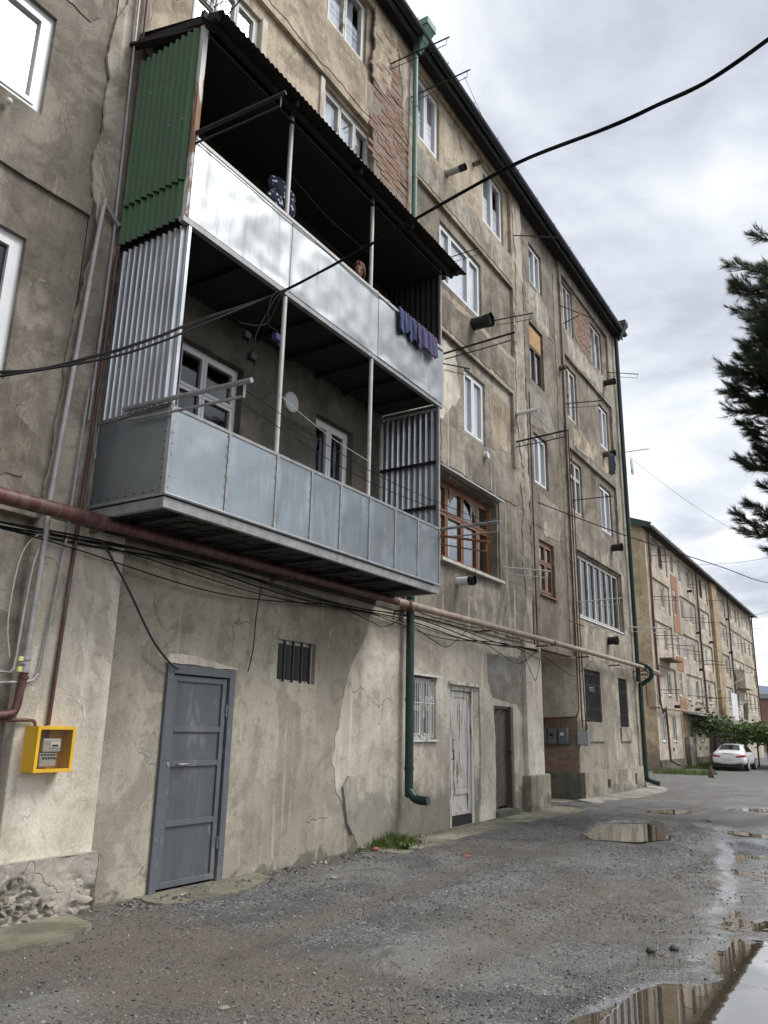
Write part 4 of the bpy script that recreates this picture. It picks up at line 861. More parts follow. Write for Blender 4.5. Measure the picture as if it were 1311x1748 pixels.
for k in range(9): MB().tube([(-5.8 + .17 * (k % 5), UY0 - .075, 6.75 + .55 * (k // 3)), (-5.8 + .17 * (k % 5), UY0 - .09, 6.75 + .55 * (k // 3))], .011, 6).build('screw', M['steel'], UB)
# roof over the upper balcony
rf = corr(lambda u, v, d: (-6.0 + 1.26 * v, 4.28 + 5.46 * u, 8.86 - .40 * v + d), 72, 'sine', .012, 5, 3)
RF = rf.build('balcony_roof', M['corroof'], UB, smooth=True)
bm_ = MB(); bm_.beam((-4.95, 4.22, 8.47), (-4.95, 9.62, 8.44), .05, .09); bm_.beam((-6, 4.30, 8.74), (-4.8, 4.30, 8.43), .05, .08); bm_.beam((-6, 9.55, 8.74), (-4.8, 9.55, 8.41), .05, .08); bm_.beam((-5.98, 4.2, 8.6), (-4.96, 4.36, 8.42), .09, .03)
for y in (5.6, 6.9, 8.2): bm_.beam((-6, y, 8.74), (-4.82, y, 8.42), .05, .07)
bm_.build('roof_timber', M['timber'], UB)
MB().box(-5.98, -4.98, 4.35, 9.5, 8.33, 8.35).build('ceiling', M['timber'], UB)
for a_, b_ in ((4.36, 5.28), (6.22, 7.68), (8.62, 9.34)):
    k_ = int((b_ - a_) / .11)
    for i in range(k_): MB().box(-5.999, -5.98, a_ + i * (b_ - a_) / k_, a_ + (i + 1) * (b_ - a_) / k_ - .006, 6.28, 8.33).build('shade_board', M['shade_facing'], UB)  # boards added to blacken the back wall where it lies in shade
MB().box(-5.98, -5.02, 4.36, 4.37, 6.3, 8.33).build('inner_shade_panel', M['shade_facing'], UB)  # added dark panel, paints shade onto the inside of the green wall
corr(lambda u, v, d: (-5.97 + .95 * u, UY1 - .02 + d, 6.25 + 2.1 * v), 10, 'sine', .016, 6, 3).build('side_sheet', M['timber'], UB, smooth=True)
# stub beam left of the roof
sb = thing('roof_stub', 'short dark boards under the balcony roof where it meets the wall', 'boards', (-6, 4.2, 8.7)) if False else None

# ------------------------------------------------------------------ washing on the balconies
def cloth(name, mat, x, y0, y1, ztop, lens, label, cat='towel', seed=0):
    n = len(lens) - 1
    def fn(u, v):
        L = float(np.interp(u, np.linspace(0, 1, n + 1), lens)); w = .018 * math.sin(u * 17 + seed) * (.3 + v) + .01 * math.sin(u * 41 + seed)
        return (x + .012 + w + .02 * v, y0 + (y1 - y0) * u, ztop - L * v)
    m = MB().grid(fn, 34, 14); o = m.build(name, M[mat], smooth=True); s = o.modifiers.new('thick', 'SOLIDIFY'); s.thickness = .008; return tag(o, label, cat)
cloth('towel', 'towel', X0 + .045, 8.04, 8.52, 7.11, [.36, .38, .34, .28, .40, .32, .38], 'dark blue towel hanging over the shiny balcony front')
cloth('towel', 'towel2', X0 + .052, 8.50, 9.12, 7.11, [.34, .40, .33, .30, .37, .36, .30], 'blue and violet towel hanging to the right of the dark blue one', seed=2)
bg_ = MB()
for (cx_, cy_, cz_, r_) in ((-5.35, 5.95, 7.72, .16), (-5.36, 6.12, 7.60, .15), (-5.33, 5.88, 7.52, .12), (-5.35, 6.16, 7.76, .09)):
    bg_.grid(lambda u, v: (cx_ + r_ * .5 * math.sin(math.pi * v) * math.cos(2 * math.pi * u), cy_ + r_ * (1 + .16 * math.sin(u * 19)) * math.sin(math.pi * v) * math.sin(2 * math.pi * u), cz_ + r_ * math.cos(math.pi * v)), 20, 10)
tag(bg_.build('laundry', M['dots'], smooth=True), 'dark blue washing with pale dots hanging in the upper balcony', 'laundry')
cloth('laundry', 'cloth', -5.62, 20.05, 20.3, 8.95, [.62, .66, .6, .5], 'dark cloth drying beside the fourth floor end window', 'laundry', 4)
cloth('laundry', 'towel', -5.60, 20.3, 20.5, 8.98, [.55, .6, .35, .3], 'small blue cloth drying next to the dark cloth', 'laundry', 5)
cloth('laundry', 'meterface', -5.68, 22.55, 22.75, 9.55, [.4, .5, .35], 'white rag hanging by the downpipe near the roof end', 'laundry', 6)

# ------------------------------------------------------------------ person leaning on the rail
def skin_mesh(name, verts, edges, radii, mat, sub=2, root=0):
    me = bpy.data.meshes.new(name + '_src'); me.from_pydata(verts, edges, []); o = bpy.data.objects.new(name + '_src', me); COL.objects.link(o)
    sk = o.modifiers.new('skin', 'SKIN'); sk.use_smooth_shade = True
    for i, r_ in enumerate(radii):
        rr = r_ if isinstance(r_, tuple) else (r_, r_); me.skin_vertices[0].data[i].radius = rr
        me.skin_vertices[0].data[i].use_root = i == root
    ss = o.modifiers.new('sub', 'SUBSURF'); ss.levels = sub; ss.render_levels = sub
    dg = bpy.context.evaluated_depsgraph_get(); nm = bpy.data.meshes.new_from_object(o.evaluated_get(dg)); bpy.data.objects.remove(o)
    nm.name = name; nm.materials.clear(); nm.materials.append(mat)
    for p_ in nm.polygons: p_.use_smooth = True
    return nm
hx, hy, hz = -5.36, 7.665, 7.58
PV = [(-5.62, 7.78, 7.02), (-5.56, 7.76, 7.22), (-5.46, 7.73, 7.36), (-5.42, 7.70, 7.44), (hx, hy, hz - .03),
      (-5.45, 7.88, 7.36), (-5.30, 7.93, 7.16), (-5.06, 7.84, 7.12), (-5.45, 7.56, 7.34), (-5.30, 7.50, 7.16), (-5.06, 7.58, 7.12),
      (-5.64, 7.87, 6.95), (-5.62, 7.88, 6.62), (-5.66, 7.88, 6.33), (-5.58, 7.88, 6.31), (-5.64, 7.69, 6.95), (-5.62, 7.68, 6.62), (-5.66, 7.68, 6.33), (-5.58, 7.68, 6.31)]
PE = [(0, 1), (1, 2), (2, 3), (3, 4), (2, 5), (5, 6), (6, 7), (2, 8), (8, 9), (9, 10), (0, 11), (11, 12), (12, 13), (13, 14), (0, 15), (15, 16), (16, 17), (17, 18)]
PR = [.15, .13, .13, .055, .05, .06, .05, .035, .06, .05, .035, .085, .06, .045, .04, .085, .06, .045, .04]
pm = skin_mesh('person', PV, PE, PR, M['cloth'])
pm.materials.append(M['skin'])
# head joined to the body mesh: skull, brow, nose, chin, ears
hm = MB()
def head(u, v):
    th = 2 * math.pi * u; ph = math.pi * v; z = math.cos(ph); r_ = math.sin(ph)
    x = r_ * math.cos(th); y = r_ * math.sin(th); fx = max(0, x)
    jaw = 1 - .28 * max(0, -z) ** 1.3
    px = .098 * x * jaw + .010 * math.exp(-((z + .85) / .25) ** 2) * fx; py = .078 * y * jaw; pz = .118 * z
    px += .026 * math.exp(-(y / .17) ** 2 - ((z + .22) / .2) ** 2) * (x > 0)                       # nose
    px -= .012 * fx * (math.exp(-((abs(y) - .42) / .17) ** 2 - ((z - .06) / .12) ** 2))            # eye sockets
    px += .007 * fx * math.exp(-(y / .3) ** 2 - ((z + .55) / .08) ** 2)                            # lips
    return (px, py, pz)
rotm = Matrix.Rotation(math.radians(-52), 3, 'Z') @ Matrix.Rotation(math.radians(28), 3, 'Y')
hm.grid(head, 36, 24); hm.v = [tuple(rotm @ Vector(p_) + Vector((hx, hy, hz))) for p_ in hm.v]
import bmesh
bm2 = bmesh.new(); bm2.from_mesh(pm); nb = len(bm2.faces); vv = [bm2.verts.new(p_) for p_ in hm.v]
for f_ in hm.f:
    try: q_ = bm2.faces.new([vv[i] for i in f_]); q_.material_index = 1; q_.smooth = True
    except ValueError: pass
bm2.to_mesh(pm); bm2.free()
PO = tag(bpy.data.objects.new('person', pm), 'person with red brown hair in dark clothes leaning on the upper balcony rail', 'person'); COL.objects.link(PO)
hr = MB()
def hairp(u, v):
    th = 2 * math.pi * u; back = .5 - .5 * math.cos(th); vm = .27 + .62 * min(1, back * 2.2); ph = math.pi * v * vm
    k = 1.12 + .05 * math.sin(th * 9) + .10 * back * v
    return tuple(rotm @ Vector((-.006 + .100 * k * math.sin(ph) * math.cos(th), .083 * k * math.sin(ph) * math.sin(th), .124 * k * math.cos(ph) - .03 * back * v)) + Vector((hx, hy, hz)))
hr.grid(hairp, 40, 14); hr.build('hair', M['hair'], PO, smooth=True)
ft = MB()
for sy in (-1, 1): ft.tube([tuple(rotm @ Vector((.083, sy * .034 - .016, .01)) + Vector((hx, hy, hz))), tuple(rotm @ Vector((.083, sy * .034 + .016, .01)) + Vector((hx, hy, hz)))], .0075, 6)
ft.build('eyes', M['ink'], PO)
MB().tube([tuple(rotm @ Vector((.088, -.022, -.063)) + Vector((hx, hy, hz))), tuple(rotm @ Vector((.094, 0, -.062)) + Vector((hx, hy, hz))), tuple(rotm @ Vector((.088, .022, -.063)) + Vector((hx, hy, hz)))], .006, 6).build('mouth', flat('lips', (.30, .09, .08), .5), PO)
hd = MB()
for sy, bx in ((7.84, -5.06), (7.58, -5.06)):
    hd.box(bx - .03, bx + .06, sy - .035, sy + .035, 7.098, 7.125)
    for k in range(4): hd.tube([(bx + .055, sy - .028 + k * .019, 7.112), (bx + .075, sy - .028 + k * .019, 7.11), (bx + .082 - .004 * abs(k - 1.5), sy - .028 + k * .019, 7.085)], .008, 6)
    hd.tube([(bx, sy - .035, 7.11), (bx + .02, sy - .055, 7.11), (bx + .05, sy - .05, 7.108)], .009, 6)
hd.build('hand', M['skin'], PO)

# ------------------------------------------------------------------ pipes and boxes fixed to the wall
def pipe(name, path, r, mat, label, cat='pipe', n=10, sp=3, group=None):
    m = MB().tube(path, r, n, smoothpath=sp); o = m.build(name, M[mat], smooth=True); return tag(o, label, cat, group)
GP = thing('gas_pipe', 'weathered gas main running along the whole wall above the ground storey', 'pipe', (-5.75, 12, 3.3))
MB().tube([(-5.74, -2, 3.26), (-5.74, 4.15, 3.335), (-5.74, 4.35, 3.335), (-5.745, 4.47, 3.335)], [.066, .066, .066, .055], 14).build('thick_section', M['redpipe'], GP, smooth=True)
MB().tube([(-5.745, 4.46, 3.335), (-5.75, 9.42, 3.357)], .055, 12).build('painted_shade_section', M['redpipe'], GP, smooth=True)  # darker pipe colour here paints in the shade of the balcony above
MB().tube([(-5.75, 9.40, 3.357), (-5.75, 11, 3.365), (-5.75, 16, 3.40), (-5.75, 22.2, 3.41), (-5.75, 24.2, 3.39), (-5.9, 24.75, 3.39), (-6.6, 24.9, 3.38), (-7.6, 24.9, 3.38)], .055, 12, smoothpath=5).build('thin_section', M['gaspipe'], GP, smooth=True)
for y in (3.2, 4.4, 7, 9.8, 12.5, 15.2, 17.8, 20.3, 22.5): MB().beam((-6.02, y, 3.28), (-5.70, y, 3.29), .03, .03).build('bracket', M['rust'], GP)
for y in (9.7, 15.6): MB().tube([(-5.75, y, 3.36 + .03 * (y > 12)), (-5.75, y + .05, 3.36 + .03 * (y > 12))], .068, 12).build('collar', M['redpipe'], GP)
MB().beam((-5.72, 22.7, 3.34), (-5.72, 24.6, 3.30), .10, .05).build('support_beam', M['rust'], GP)
pipe('riser_pipe', [(-5.93, 4.20, 13.0), (-5.93, 4.28, 9.2), (-5.93, 4.30, 6.2), (-5.93, 4.25, 3.43), (-5.93, 4.24, 3.2), (-5.93, 4.20, 1.58)], .017, 'redpipe', 'thin dark red riser pipe running down to the yellow meter box')
pipe('riser_pipe', [(-5.94, 4.10, 13.0), (-5.94, 4.18, 9.2), (-5.94, 4.24, 6.2), (-5.94, 4.22, 4.3)], .014, 'greypipe', 'thin grey riser pipe left of the dark red one on the upper wall')
pipe('riser_pipe', [(-5.92, 4.27, 6.40), (-5.92, 4.12, 6.50), (-5.92, 4.07, 6.46), (-5.92, 4.0, 5.0), (-5.92, 3.93, 3.45), (-5.90, 3.92, 3.2), (-5.90, 3.90, 2.15)], .024, 'greypipe', 'slanting grey pipe from the corrugated wall down past the red gas main')
pipe('riser_pipe', [(-5.93, 4.18, 4.6), (-5.93, 4.15, 3.4), (-5.92, 4.14, 3.2), (-5.92, 4.06, 2.1), (-5.92, 4.03, 1.98), (-5.92, 3.95, 1.92), (-5.92, 3.70, 1.90), (-5.95, 3.62, 1.85)], .012, 'greypipe', 'thin grey tube bending left above the yellow meter box')
RP = thing('valve_pipe', 'dark red pipe elbow with a valve at the left edge of the pier', 'pipe', (-5.9, 3.85, 1.7))
MB().tube([(-5.90, 3.90, 2.0), (-5.90, 3.885, 1.86), (-5.90, 3.87, 1.72), (-5.90, 3.80, 1.66), (-5.90, 3.4, 1.64)], .034, 12, smoothpath=4).build('elbow', M['redpipe'], RP, smooth=True)
MB().tube([(-5.90, 3.90, 2.16), (-5.90, 3.90, 2.00)], .034, 12).build('valve_body', M['greypipe'], RP, smooth=True)
for z in (1.99, 1.94, 2.09): MB().tube([(-5.90, 3.897, z), (-5.90, 3.897, z + .022)], .043, 12).build('collar', M['redpipe' if z < 1.96 else 'greypipe'], RP)
vh = MB(); vh.tube([(-5.87, 3.88, 2.06), (-5.83, 3.80, 2.06)], .010, 6); vh.build('valve_stem', M['steel'], RP)
vk = MB(); vk.box(-5.84, -5.815, 3.785, 3.82, 2.075, 2.11); vk.box(-5.84, -5.815, 3.785, 3.82, 1.99, 2.03); vk.build('valve_handle', flat('lime_handle', (.55, .60, .22), .5), RP)
pipe('gas_tube', [(-5.92, 3.3, 1.62), (-5.92, 3.72, 1.615), (-5.92, 4.0, 1.62), (-5.92, 4.06, 1.61), (-5.92, 4.075, 1.57), (-5.92, 4.075, 1.5)], .014, 'redpipe', 'short dark red tube bending into the top of the yellow box', sp=4)
pipe('gas_tube', [(-5.92, 3.3, 1.98), (-5.92, 3.72, 1.985), (-5.92, 3.80, 2.0), (-5.92, 3.82, 2.12), (-5.92, 3.86, 2.9), (-5.92, 3.98, 3.2)], .011, 'greypipe', 'thin grey tube beside the lime valve handle', sp=4)
pipe('wire', [(-5.93, 3.98, 3.12), (-5.90, 3.84, 3.12), (-5.90, 3.72, 2.9), (-5.91, 3.70, 2.4), (-5.91, 3.76, 2.1)], .006, 'palecable', 'thin pale wire curving down the left pier', 'wire', 5, 5)
# yellow gas meter box
YB = thing('gas_meter_box', 'yellow gas meter box with a glazed front on the pale pier', 'meter box', (-5.9, 4.2, 1.23))
y0, y1, z0, z1, xa, xf_ = 4.02, 4.37, 1.22, 1.575, -5.955, -5.80
b = MB(); b.box(xa, xf_, y0, y0 + .012, z0, z1); b.box(xa, xf_, y1 - .012, y1, z0, z1); b.box(xa, xf_, y0 + .012, y1 - .012, z0, z0 + .012); b.box(xa, xf_, y0 + .012, y1 - .012, z1 - .012, z1); b.box(xa, xa + .01, y0 + .012, y1 - .012, z0 + .012, z1 - .012); b.build('case', M['yellow'], YB)
b = MB(); w = .026
b.box(xf_, xf_ + .012, y0 - .002, y0 + w, z0 - .002, z1 + .002); b.box(xf_, xf_ + .012, y1 - w, y1 + .002, z0 - .002, z1 + .002); b.box(xf_, xf_ + .0118, y0 + w, y1 - w, z0 - .002, z0 + w); b.box(xf_, xf_ + .0118, y0 + w, y1 - w, z1 - w, z1 + .002); b.build('door_frame', M['yellow'], YB, bevel=.002)
MB().box(xf_ + .003, xf_ + .006, y0 + w, y1 - w, z0 + w, z1 - w).build('pane', glass('box_glass', (.92, .9, .86), 1.35, .03), YB)
mt = MB(); mt.box(xa + .02, xf_ - .02, 4.10, 4.27, 1.37, 1.48); mt.box(xa + .02, xf_ - .03, 4.09, 4.25, 1.255, 1.37); mt.build('meter', M['meter'], YB, bevel=.012)
MB().box(xf_ - .0195, xf_ - .014, 4.165, 4.255, 1.41, 1.455).build('dial', M['meterface'], YB); MB().box(xf_ - .0135, xf_ - .011, 4.18, 4.235, 1.418, 1.432).build('counter', M['ink'], YB)
ml = MB()
for k in range(5): ml.box(xf_ - .0295, xf_ - .028, 4.10 + .028 * k, 4.12 + .028 * k, 1.345, 1.36); ml.box(xf_ - .0295, xf_ - .028, 4.115 + .026 * k, 4.135 + .026 * k, 1.318, 1.334)
ml.build('lettering', M['ink'], YB)
MB().tube([(xa + .05, 4.19, 1.48), (xa + .05, 4.19, 1.57)], .016, 8).build('inlet', M['redpipe'], YB, smooth=True)
mb_ = thing('meter_cabinet', 'dark grey metal cabinet cut by the left edge of the picture', 'cabinet', (-6.0, 3.4, 1.1)); MB().box(-6.09, -5.98, 2.9, 3.78, 1.08, 1.52).build('case', M['boxgrey'], mb_, bevel=.008); MB().box(-5.98, -5.972, 2.93, 3.75, 1.11, 1.49).build('door', M['boxgrey'], mb_, bevel=.003)

# downpipes
def downpipe(label, y, xp, top, bot, hide=None, head=True, offset=None, mat='greenpipe'):
    T = thing('downpipe', label, 'downpipe', (xp, y, bot)); r_ = .062
    if offset:
        MB().tube([(xp - .02, y - .05, top - .35), (xp - .02, y - .05, 3.75), (xp, y - .02, 3.55), (xp + .28, y + .05, 3.40), (xp + .30, y + .05, 3.15), (xp + .05, y + .02, 2.95), (xp, y, 2.75), (xp, y, bot + .25), (xp + .04, y, bot + .08), (xp + .22, y + .0, bot), (xp + .34, y, bot - .03)], r_, 12, smoothpath=4).build('pipe', M[mat], T, smooth=True)
    else:
        MB().tube([(xp, y, 8.4), (xp, y, top - .35)], .050, 12).build('upper_pipe', M['greenfade'], T, smooth=True)
        MB().tube([(xp, y, 3.9), (xp, y, bot + .30), (xp + .02, y + .0, bot + .12), (xp + .10, y + .01, bot + .02), (xp + .22, y + .02, bot), (xp + .30, y + .02, bot + .005)], r_, 14, smoothpath=4).build('pipe', M[mat], T, smooth=True)
        for z in (9.2, 10.9, 12.4): MB().tube([(xp, y, z), (xp, y, z + .03)], .056, 12).build('collar', M['greenfade'], T)
    for z in (1.05, 2.0): MB().tube([(xp, y, z), (xp, y, z + .05)], .070, 14).build('collar', M[mat], T, smooth=True)
    hb = MB(); hb.grid(lambda u, v: (xp + .03 * (1 - v) + .18 * v + (.05 + .10 * v) * [-1, 1, 1, -1, -1][int(round(u * 4))], y + (.05 + .09 * v) * [-1, -1, 1, 1, -1][int(round(u * 4))], top - .38 + .44 * v), 4, 1)
    hb.box(xp + .06, xp + .34, y - .16, y + .16, top + .06, top + .20); hb.build('rain_head', M['greenfade' if not offset else 'gutter'], T)
    return T
downpipe('dark green downpipe between the steel door and the barred window, turning out at its foot', 10.03, -5.88, 13.95, .66)
downpipe('dark green downpipe with a double bend at the far corner of the block', 22.72, -5.86, 13.95, .36, offset=True)
for y, x_ in ((15.28, -5.99), (15.42, -6.0)):
    pass
pipe('riser_pipe', [(-6.03, 15.30, 11.6), (-6.03, 15.30, 3.5), (-6.03, 15.34, 3.3)], .018, 'rust', 'dark riser pipe at the left edge of the stair wall', sp=0)
pipe('riser_pipe', [(-6.02, 15.47, 9.0), (-6.02, 15.47, 3.1), (-6.3, 15.6, 3.05), (-6.9, 17.0, 3.0), (-6.88, 17.64, 2.9), (-6.86, 17.64, 1.95), (-6.86, 17.66, 1.72)], .016, 'redpipe', 'red brown pipe dropping into the entrance recess behind the pier', sp=0)
pipe('riser_pipe', [(-5.96, 17.72, 12.1), (-5.96, 17.70, 3.3), (-5.96, 17.70, 2.1), (-6.02, 17.66, 1.95), (-6.4, 17.66, 1.93), (-6.8, 17.66, 1.92), (-6.82, 17.66, 1.7)], .016, 'redpipe', 'red riser pipe turning into the recess above the meter boxes', sp=0)
pipe('riser_pipe', [(-5.95, 17.84, 8.9), (-5.95, 17.84, 3.2), (-5.95, 17.84, 1.70)], .017, 'redpipe', 'straight red brown riser pipe ending at the single meter box', sp=0)
pipe('riser_pipe', [(-5.95, 18.02, 8.4), (-5.95, 18.02, 3.6), (-5.95, 18.06, 2.6), (-5.95, 18.10, 1.85), (-5.95, 18.18, 1.78), (-5.95, 18.18, 1.4)], .014, 'rust', 'thin dark riser pipe closest to the barred end window', sp=0)
for i, (x_, lab) in enumerate(((-6.80, 'leftmost dark grey meter box in the entrance recess'), (-6.56, 'middle dark grey meter box of the recess trio'), (-6.31, 'right dark grey meter box of the recess trio'))):
    T = thing('electricity_meter_box', lab, 'meter box', (x_, 17.6, 1.37), 'meter boxes in the entrance recess'); MB().box(x_ - .11, x_ + .11, 17.53, 17.68, 1.36, 1.71).build('case', M['boxgrey'], T, bevel=.008)
    MB().box(x_ - .095, x_ + .095, 17.522, 17.53, 1.375, 1.695).build('door', M['boxgrey'], T, bevel=.003); MB().box(x_ - .05, x_ + .03, 17.516, 17.5215, 1.50 + .02 * i, 1.57 + .02 * i).build('window', M['ink'] if i < 2 else M['meterface'], T)
    for k in range(2): MB().tube([(x_ - .05 + .1 * k, 17.63, 1.71), (x_ - .05 + .1 * k, 17.63, 1.88)], .011, 6).build('inlet', M['redpipe'], T)
T = thing('electricity_meter_box', 'lighter grey meter box on the corner right of the recess', 'meter box', (-5.9, 17.85, 1.34)); MB().box(-6.0, -5.76, 17.58, 17.80, 1.34, 1.68).build('case', M['boxgrey'], T, bevel=.008); MB().box(-5.98, -5.78, 17.572, 17.58, 1.36, 1.66).build('door', M['meter'], T, bevel=.003)
for k in range(3): MB().tube([(-5.95 + .06 * k, 17.7, 1.68), (-5.95 + .06 * k, 17.7, 1.86), (-5.95, 17.76, 1.9)], .010, 6).build('inlet', M['rust'], T)

# flues and vents
def flue(label, y, z, r_, L, mat, tipmat='blackmetal', tilt=0, cat='flue'):
    T = thing('flue_pipe', label, cat, (-6, y, z)); MB().tube([(-6.12, y, z), (-6 + L * .72, y, z + tilt * .7)], r_, 14).build('duct', M[mat], T, smooth=True)
    m = MB(); m.tube([(-6 + L * .70, y, z + tilt * .7), (-6 + L, y, z + tilt)], r_ * 1.12, 14, cap=False); m.tube([(-6 + L * .86, y, z + tilt * .86), (-6 + L * .87, y, z + tilt * .87)], r_ * .9, 12); m.build('cowl', M[tipmat], T, smooth=True)
    MB().tube([(-6.01, y, z), (-5.985, y, z)], r_ * 1.35, 14).build('collar', M['cement'], T)
flue('grey green flue with black cap between the two top windows', 11.45, 12.02, .062, .42, 'greypipe')
flue('big black flue under the wide fourth floor window', 12.52, 9.28, .125, .42, 'blackmetal')
flue('white flue with black cap below the brown wooden window', 11.78, 4.05, .075, .34, 'meterface')
flue('dark flue by the downpipe below the last top window', 21.45, 11.62, .09, .34, 'blackmetal')
flue('dark grey flue below the fourth floor end window', 20.95, 9.22, .085, .34, 'rust')
flue('dark flue above the seven pane loggia glazing', 21.2, 6.56, .10, .30, 'blackmetal')
flue('dark flue above the first barred end window', 20.35, 3.92, .10, .26, 'blackmetal')
flue('small white pipe stub at the pale strip beside the stair wall', 14.62, 8.16, .045, .5, 'meterface', 'meterface')
flue('white round vent under the third floor window', 12.97, 6.70, .07, .10, 'meterface', 'meterface', cat='vent')
flue('rusty round vent high on the stair wall edge', 17.75, 10.56, .06, .10, 'rust', 'rust', cat='vent')
flue('dark vent stub on the upper wall between the top windows', 12.82, 13.24, .05, .12, 'rust', cat='vent')
T = thing('wall_ball', 'small white ball on the wall under the top left window', 'ball', (-5.97, 3.02, 6.9)); MB().grid(lambda u, v: (-5.96 + .03 * math.sin(math.pi * v) * math.cos(6.283 * u), 3.02 + .03 * math.sin(math.pi * v) * math.sin(6.283 * u), 6.93 + .03 * math.cos(math.pi * v)), 12, 8).build('ball', M['meterface'], T, smooth=True)

# clothesline brackets
def bracket(label, base, tip, mat='blackmetal', r_=.013, drop=.13, group='clothesline brackets on the near block', small=False):
    T = thing('clothesline_bracket', label, 'bracket', base, group); a, b_ = Vector(base), Vector(tip)
    MB().tube([a - (b_ - a).normalized() * .06, b_], r_, 7).build('pole', M[mat], T, smooth=True)
    if small: return T
    d = Vector((0, 0, -drop)); q = a.lerp(b_, .95)
    MB().tube([a + d * .9, a.lerp(b_, .5) + d, q + d, q + d * .1], r_ * .55, 6).build('rod', M[mat], T, smooth=True)
    return T
bracket('dark bracket sticking out over the brickwork below the rain head', (-6, 9.33, 12.82), (-4.82, 9.33, 12.77))
bracket('dark bracket right of the green pipe before the first top window', (-6, 10.1, 12.75), (-4.79, 10.05, 12.70))
bracket('single dark pole below the eaves before the stair window', (-6, 14.76, 12.65), (-4.95, 14.76, 12.22), small=True)
bracket('thin bracket crossing the wide fourth floor window', (-6.05, 11.58, 10.25), (-5.38, 11.55, 10.22), r_=.009)
bracket('bracket right of the big black flue', (-6, 13.71, 9.96), (-5.19, 13.71, 9.89))
bracket('thick bracket just above the shiny balcony end', (-6, 11.36, 8.15), (-4.64, 11.36, 8.20), r_=.02)
bracket('short bracket beside the shiny balcony end', (-6, 11.35, 7.94), (-5.5, 11.35, 7.72), r_=.012)
bracket('bracket crossing the first top window right of the stairs', (-6, 17.91, 12.41), (-5.17, 17.91, 11.79), small=True)
bracket('stubby bracket below the first top window right of the stairs', (-6, 18.0, 11.94), (-5.55, 18.0, 12.06), small=True)
bracket('bracket in front of the fourth floor window right of the stairs', (-6, 17.89, 9.63), (-5.03, 17.89, 9.51))
bracket('bracket beyond the downpipe near the roof corner', (-6, 22.1, 12.25), (-5.13, 22.1, 11.98))
bracket('dark bracket before the third floor stair window', (-6, 14.58, 7.51), (-4.88, 14.58, 7.56), r_=.02)
bracket('white pole left of the brown stair window', (-6, 13.76, 4.66), (-5.06, 13.76, 4.50), 'bars', .016)
bracket('dark pole crossing the third floor window right of the stairs', (-6, 17.96, 7.09), (-4.97, 17.96, 7.06), small=True)
bracket('white pole before the seven pane loggia glazing', (-6, 18.08, 4.60), (-4.96, 18.08, 4.63), 'bars', .015)
bracket('pole beside the downpipe at the fourth floor corner', (-6, 22.8, 9.86), (-5.15, 22.8, 9.84), 'greypipe', small=True)
bracket('long white pole at the corner below the loggia glazing', (-6, 22.45, 4.52), (-4.9, 22.45, 4.43), 'bars', .018)
bracket('stubby rusty bracket over the entrance recess', (-6, 17.55, 4.08), (-5.7, 17.55, 3.96), 'rust', .012, small=True)
bracket('iron arm reaching out from the green corner of the upper balcony', (X0, 4.33, 7.14), (-4.05, 4.52, 7.31), 'blackmetal', .022)
bracket('grey pipe arm reaching out from the near corner of the lower balcony', (-5.5, 4.30, 4.36), (-4.05, 4.33, 4.31), 'steel', .024)
bracket('dark pipe arm reaching out from the far corner of the lower balcony', (X0, 9.33, 4.30), (-4.0, 9.12, 4.24), 'steel', .02)
bracket('pale wooden arm below the dark one at the far balcony corner', (X0, 9.34, 4.21), (-4.12, 9.0, 3.95), 'brownwood', .018)
# small wire rack left of the fourth floor window
rk = MB()
for i in range(8): rk.tube([(-5.75 + .0 * i, 4.72 + .07 * i, 9.72 + .01 * i), (-5.72, 4.74 + .07 * i, 10.14)], .007, 5)
rk.tube([(-5.98, 4.7, 10.14), (-5.72, 4.7, 10.14), (-5.72, 5.26, 10.16), (-5.98, 5.26, 10.16)], .009, 5); rk.tube([(-5.98, 4.7, 9.72), (-5.75, 4.7, 9.72), (-5.75, 5.26, 9.74), (-5.98, 5.26, 9.74)], .009, 5); rk.tube([(-5.98, 5.26, 9.74), (-5.55, 5.4, 10.3)], .009, 5)
tag(rk.build('window_rack', M['blackmetal'], smooth=True), 'small dark wire rack at the window above the green corrugated wall', 'rack')

# ------------------------------------------------------------------ cables
def cable(name, pts, r_, mat, label, sp=8, n=6, cat='cable', twist=0, group=None):
    P = catmull([Vector(p_) for p_ in pts], sp); m = MB()
    if twist:
        for k in range(twist):
            ph = 2 * math.pi * k / twist
            m.tube([p_ + Vector((.0, math.cos(i * .16 + ph) * r_ * .75, math.sin(i * .16 + ph) * r_ * .75)) for i, p_ in enumerate(P)], r_ * .62, n)
    else: m.tube(P, r_, n)
    return tag(m.build(name, M[mat], smooth=True), label, cat, group)
J = (-4.62, 5.36, 5.86)
cable('overhead_cable', [(4.5, 3.7, 7.6), (1.5, 4.05, 6.15), (-.11, 4.2, 5.47), (-.85, 4.35, 5.44), (-1.85, 4.53, 5.57), (-3.1, 5.1, 5.88), J, (-4.8, 4.47, 5.15), (-4.82, 4.0, 4.76), (-4.9, 3.55, 4.42), (-5.0, 2.8, 3.97), (-5.3, 1.4, 3.6)], .0108, 'cable', 'thick twisted black cable crossing the yard and passing before the balconies', 14, 7, twist=3)
cable('overhead_cable', [(-4.7, 5.0, 5.55), (-4.76, 4.4, 5.04), (-4.8, 3.95, 4.66), (-4.88, 3.5, 4.34), (-5.0, 2.7, 3.88)], .011, 'cable', 'thinner loose cable below the twisted one at the corrugated wall', 10)
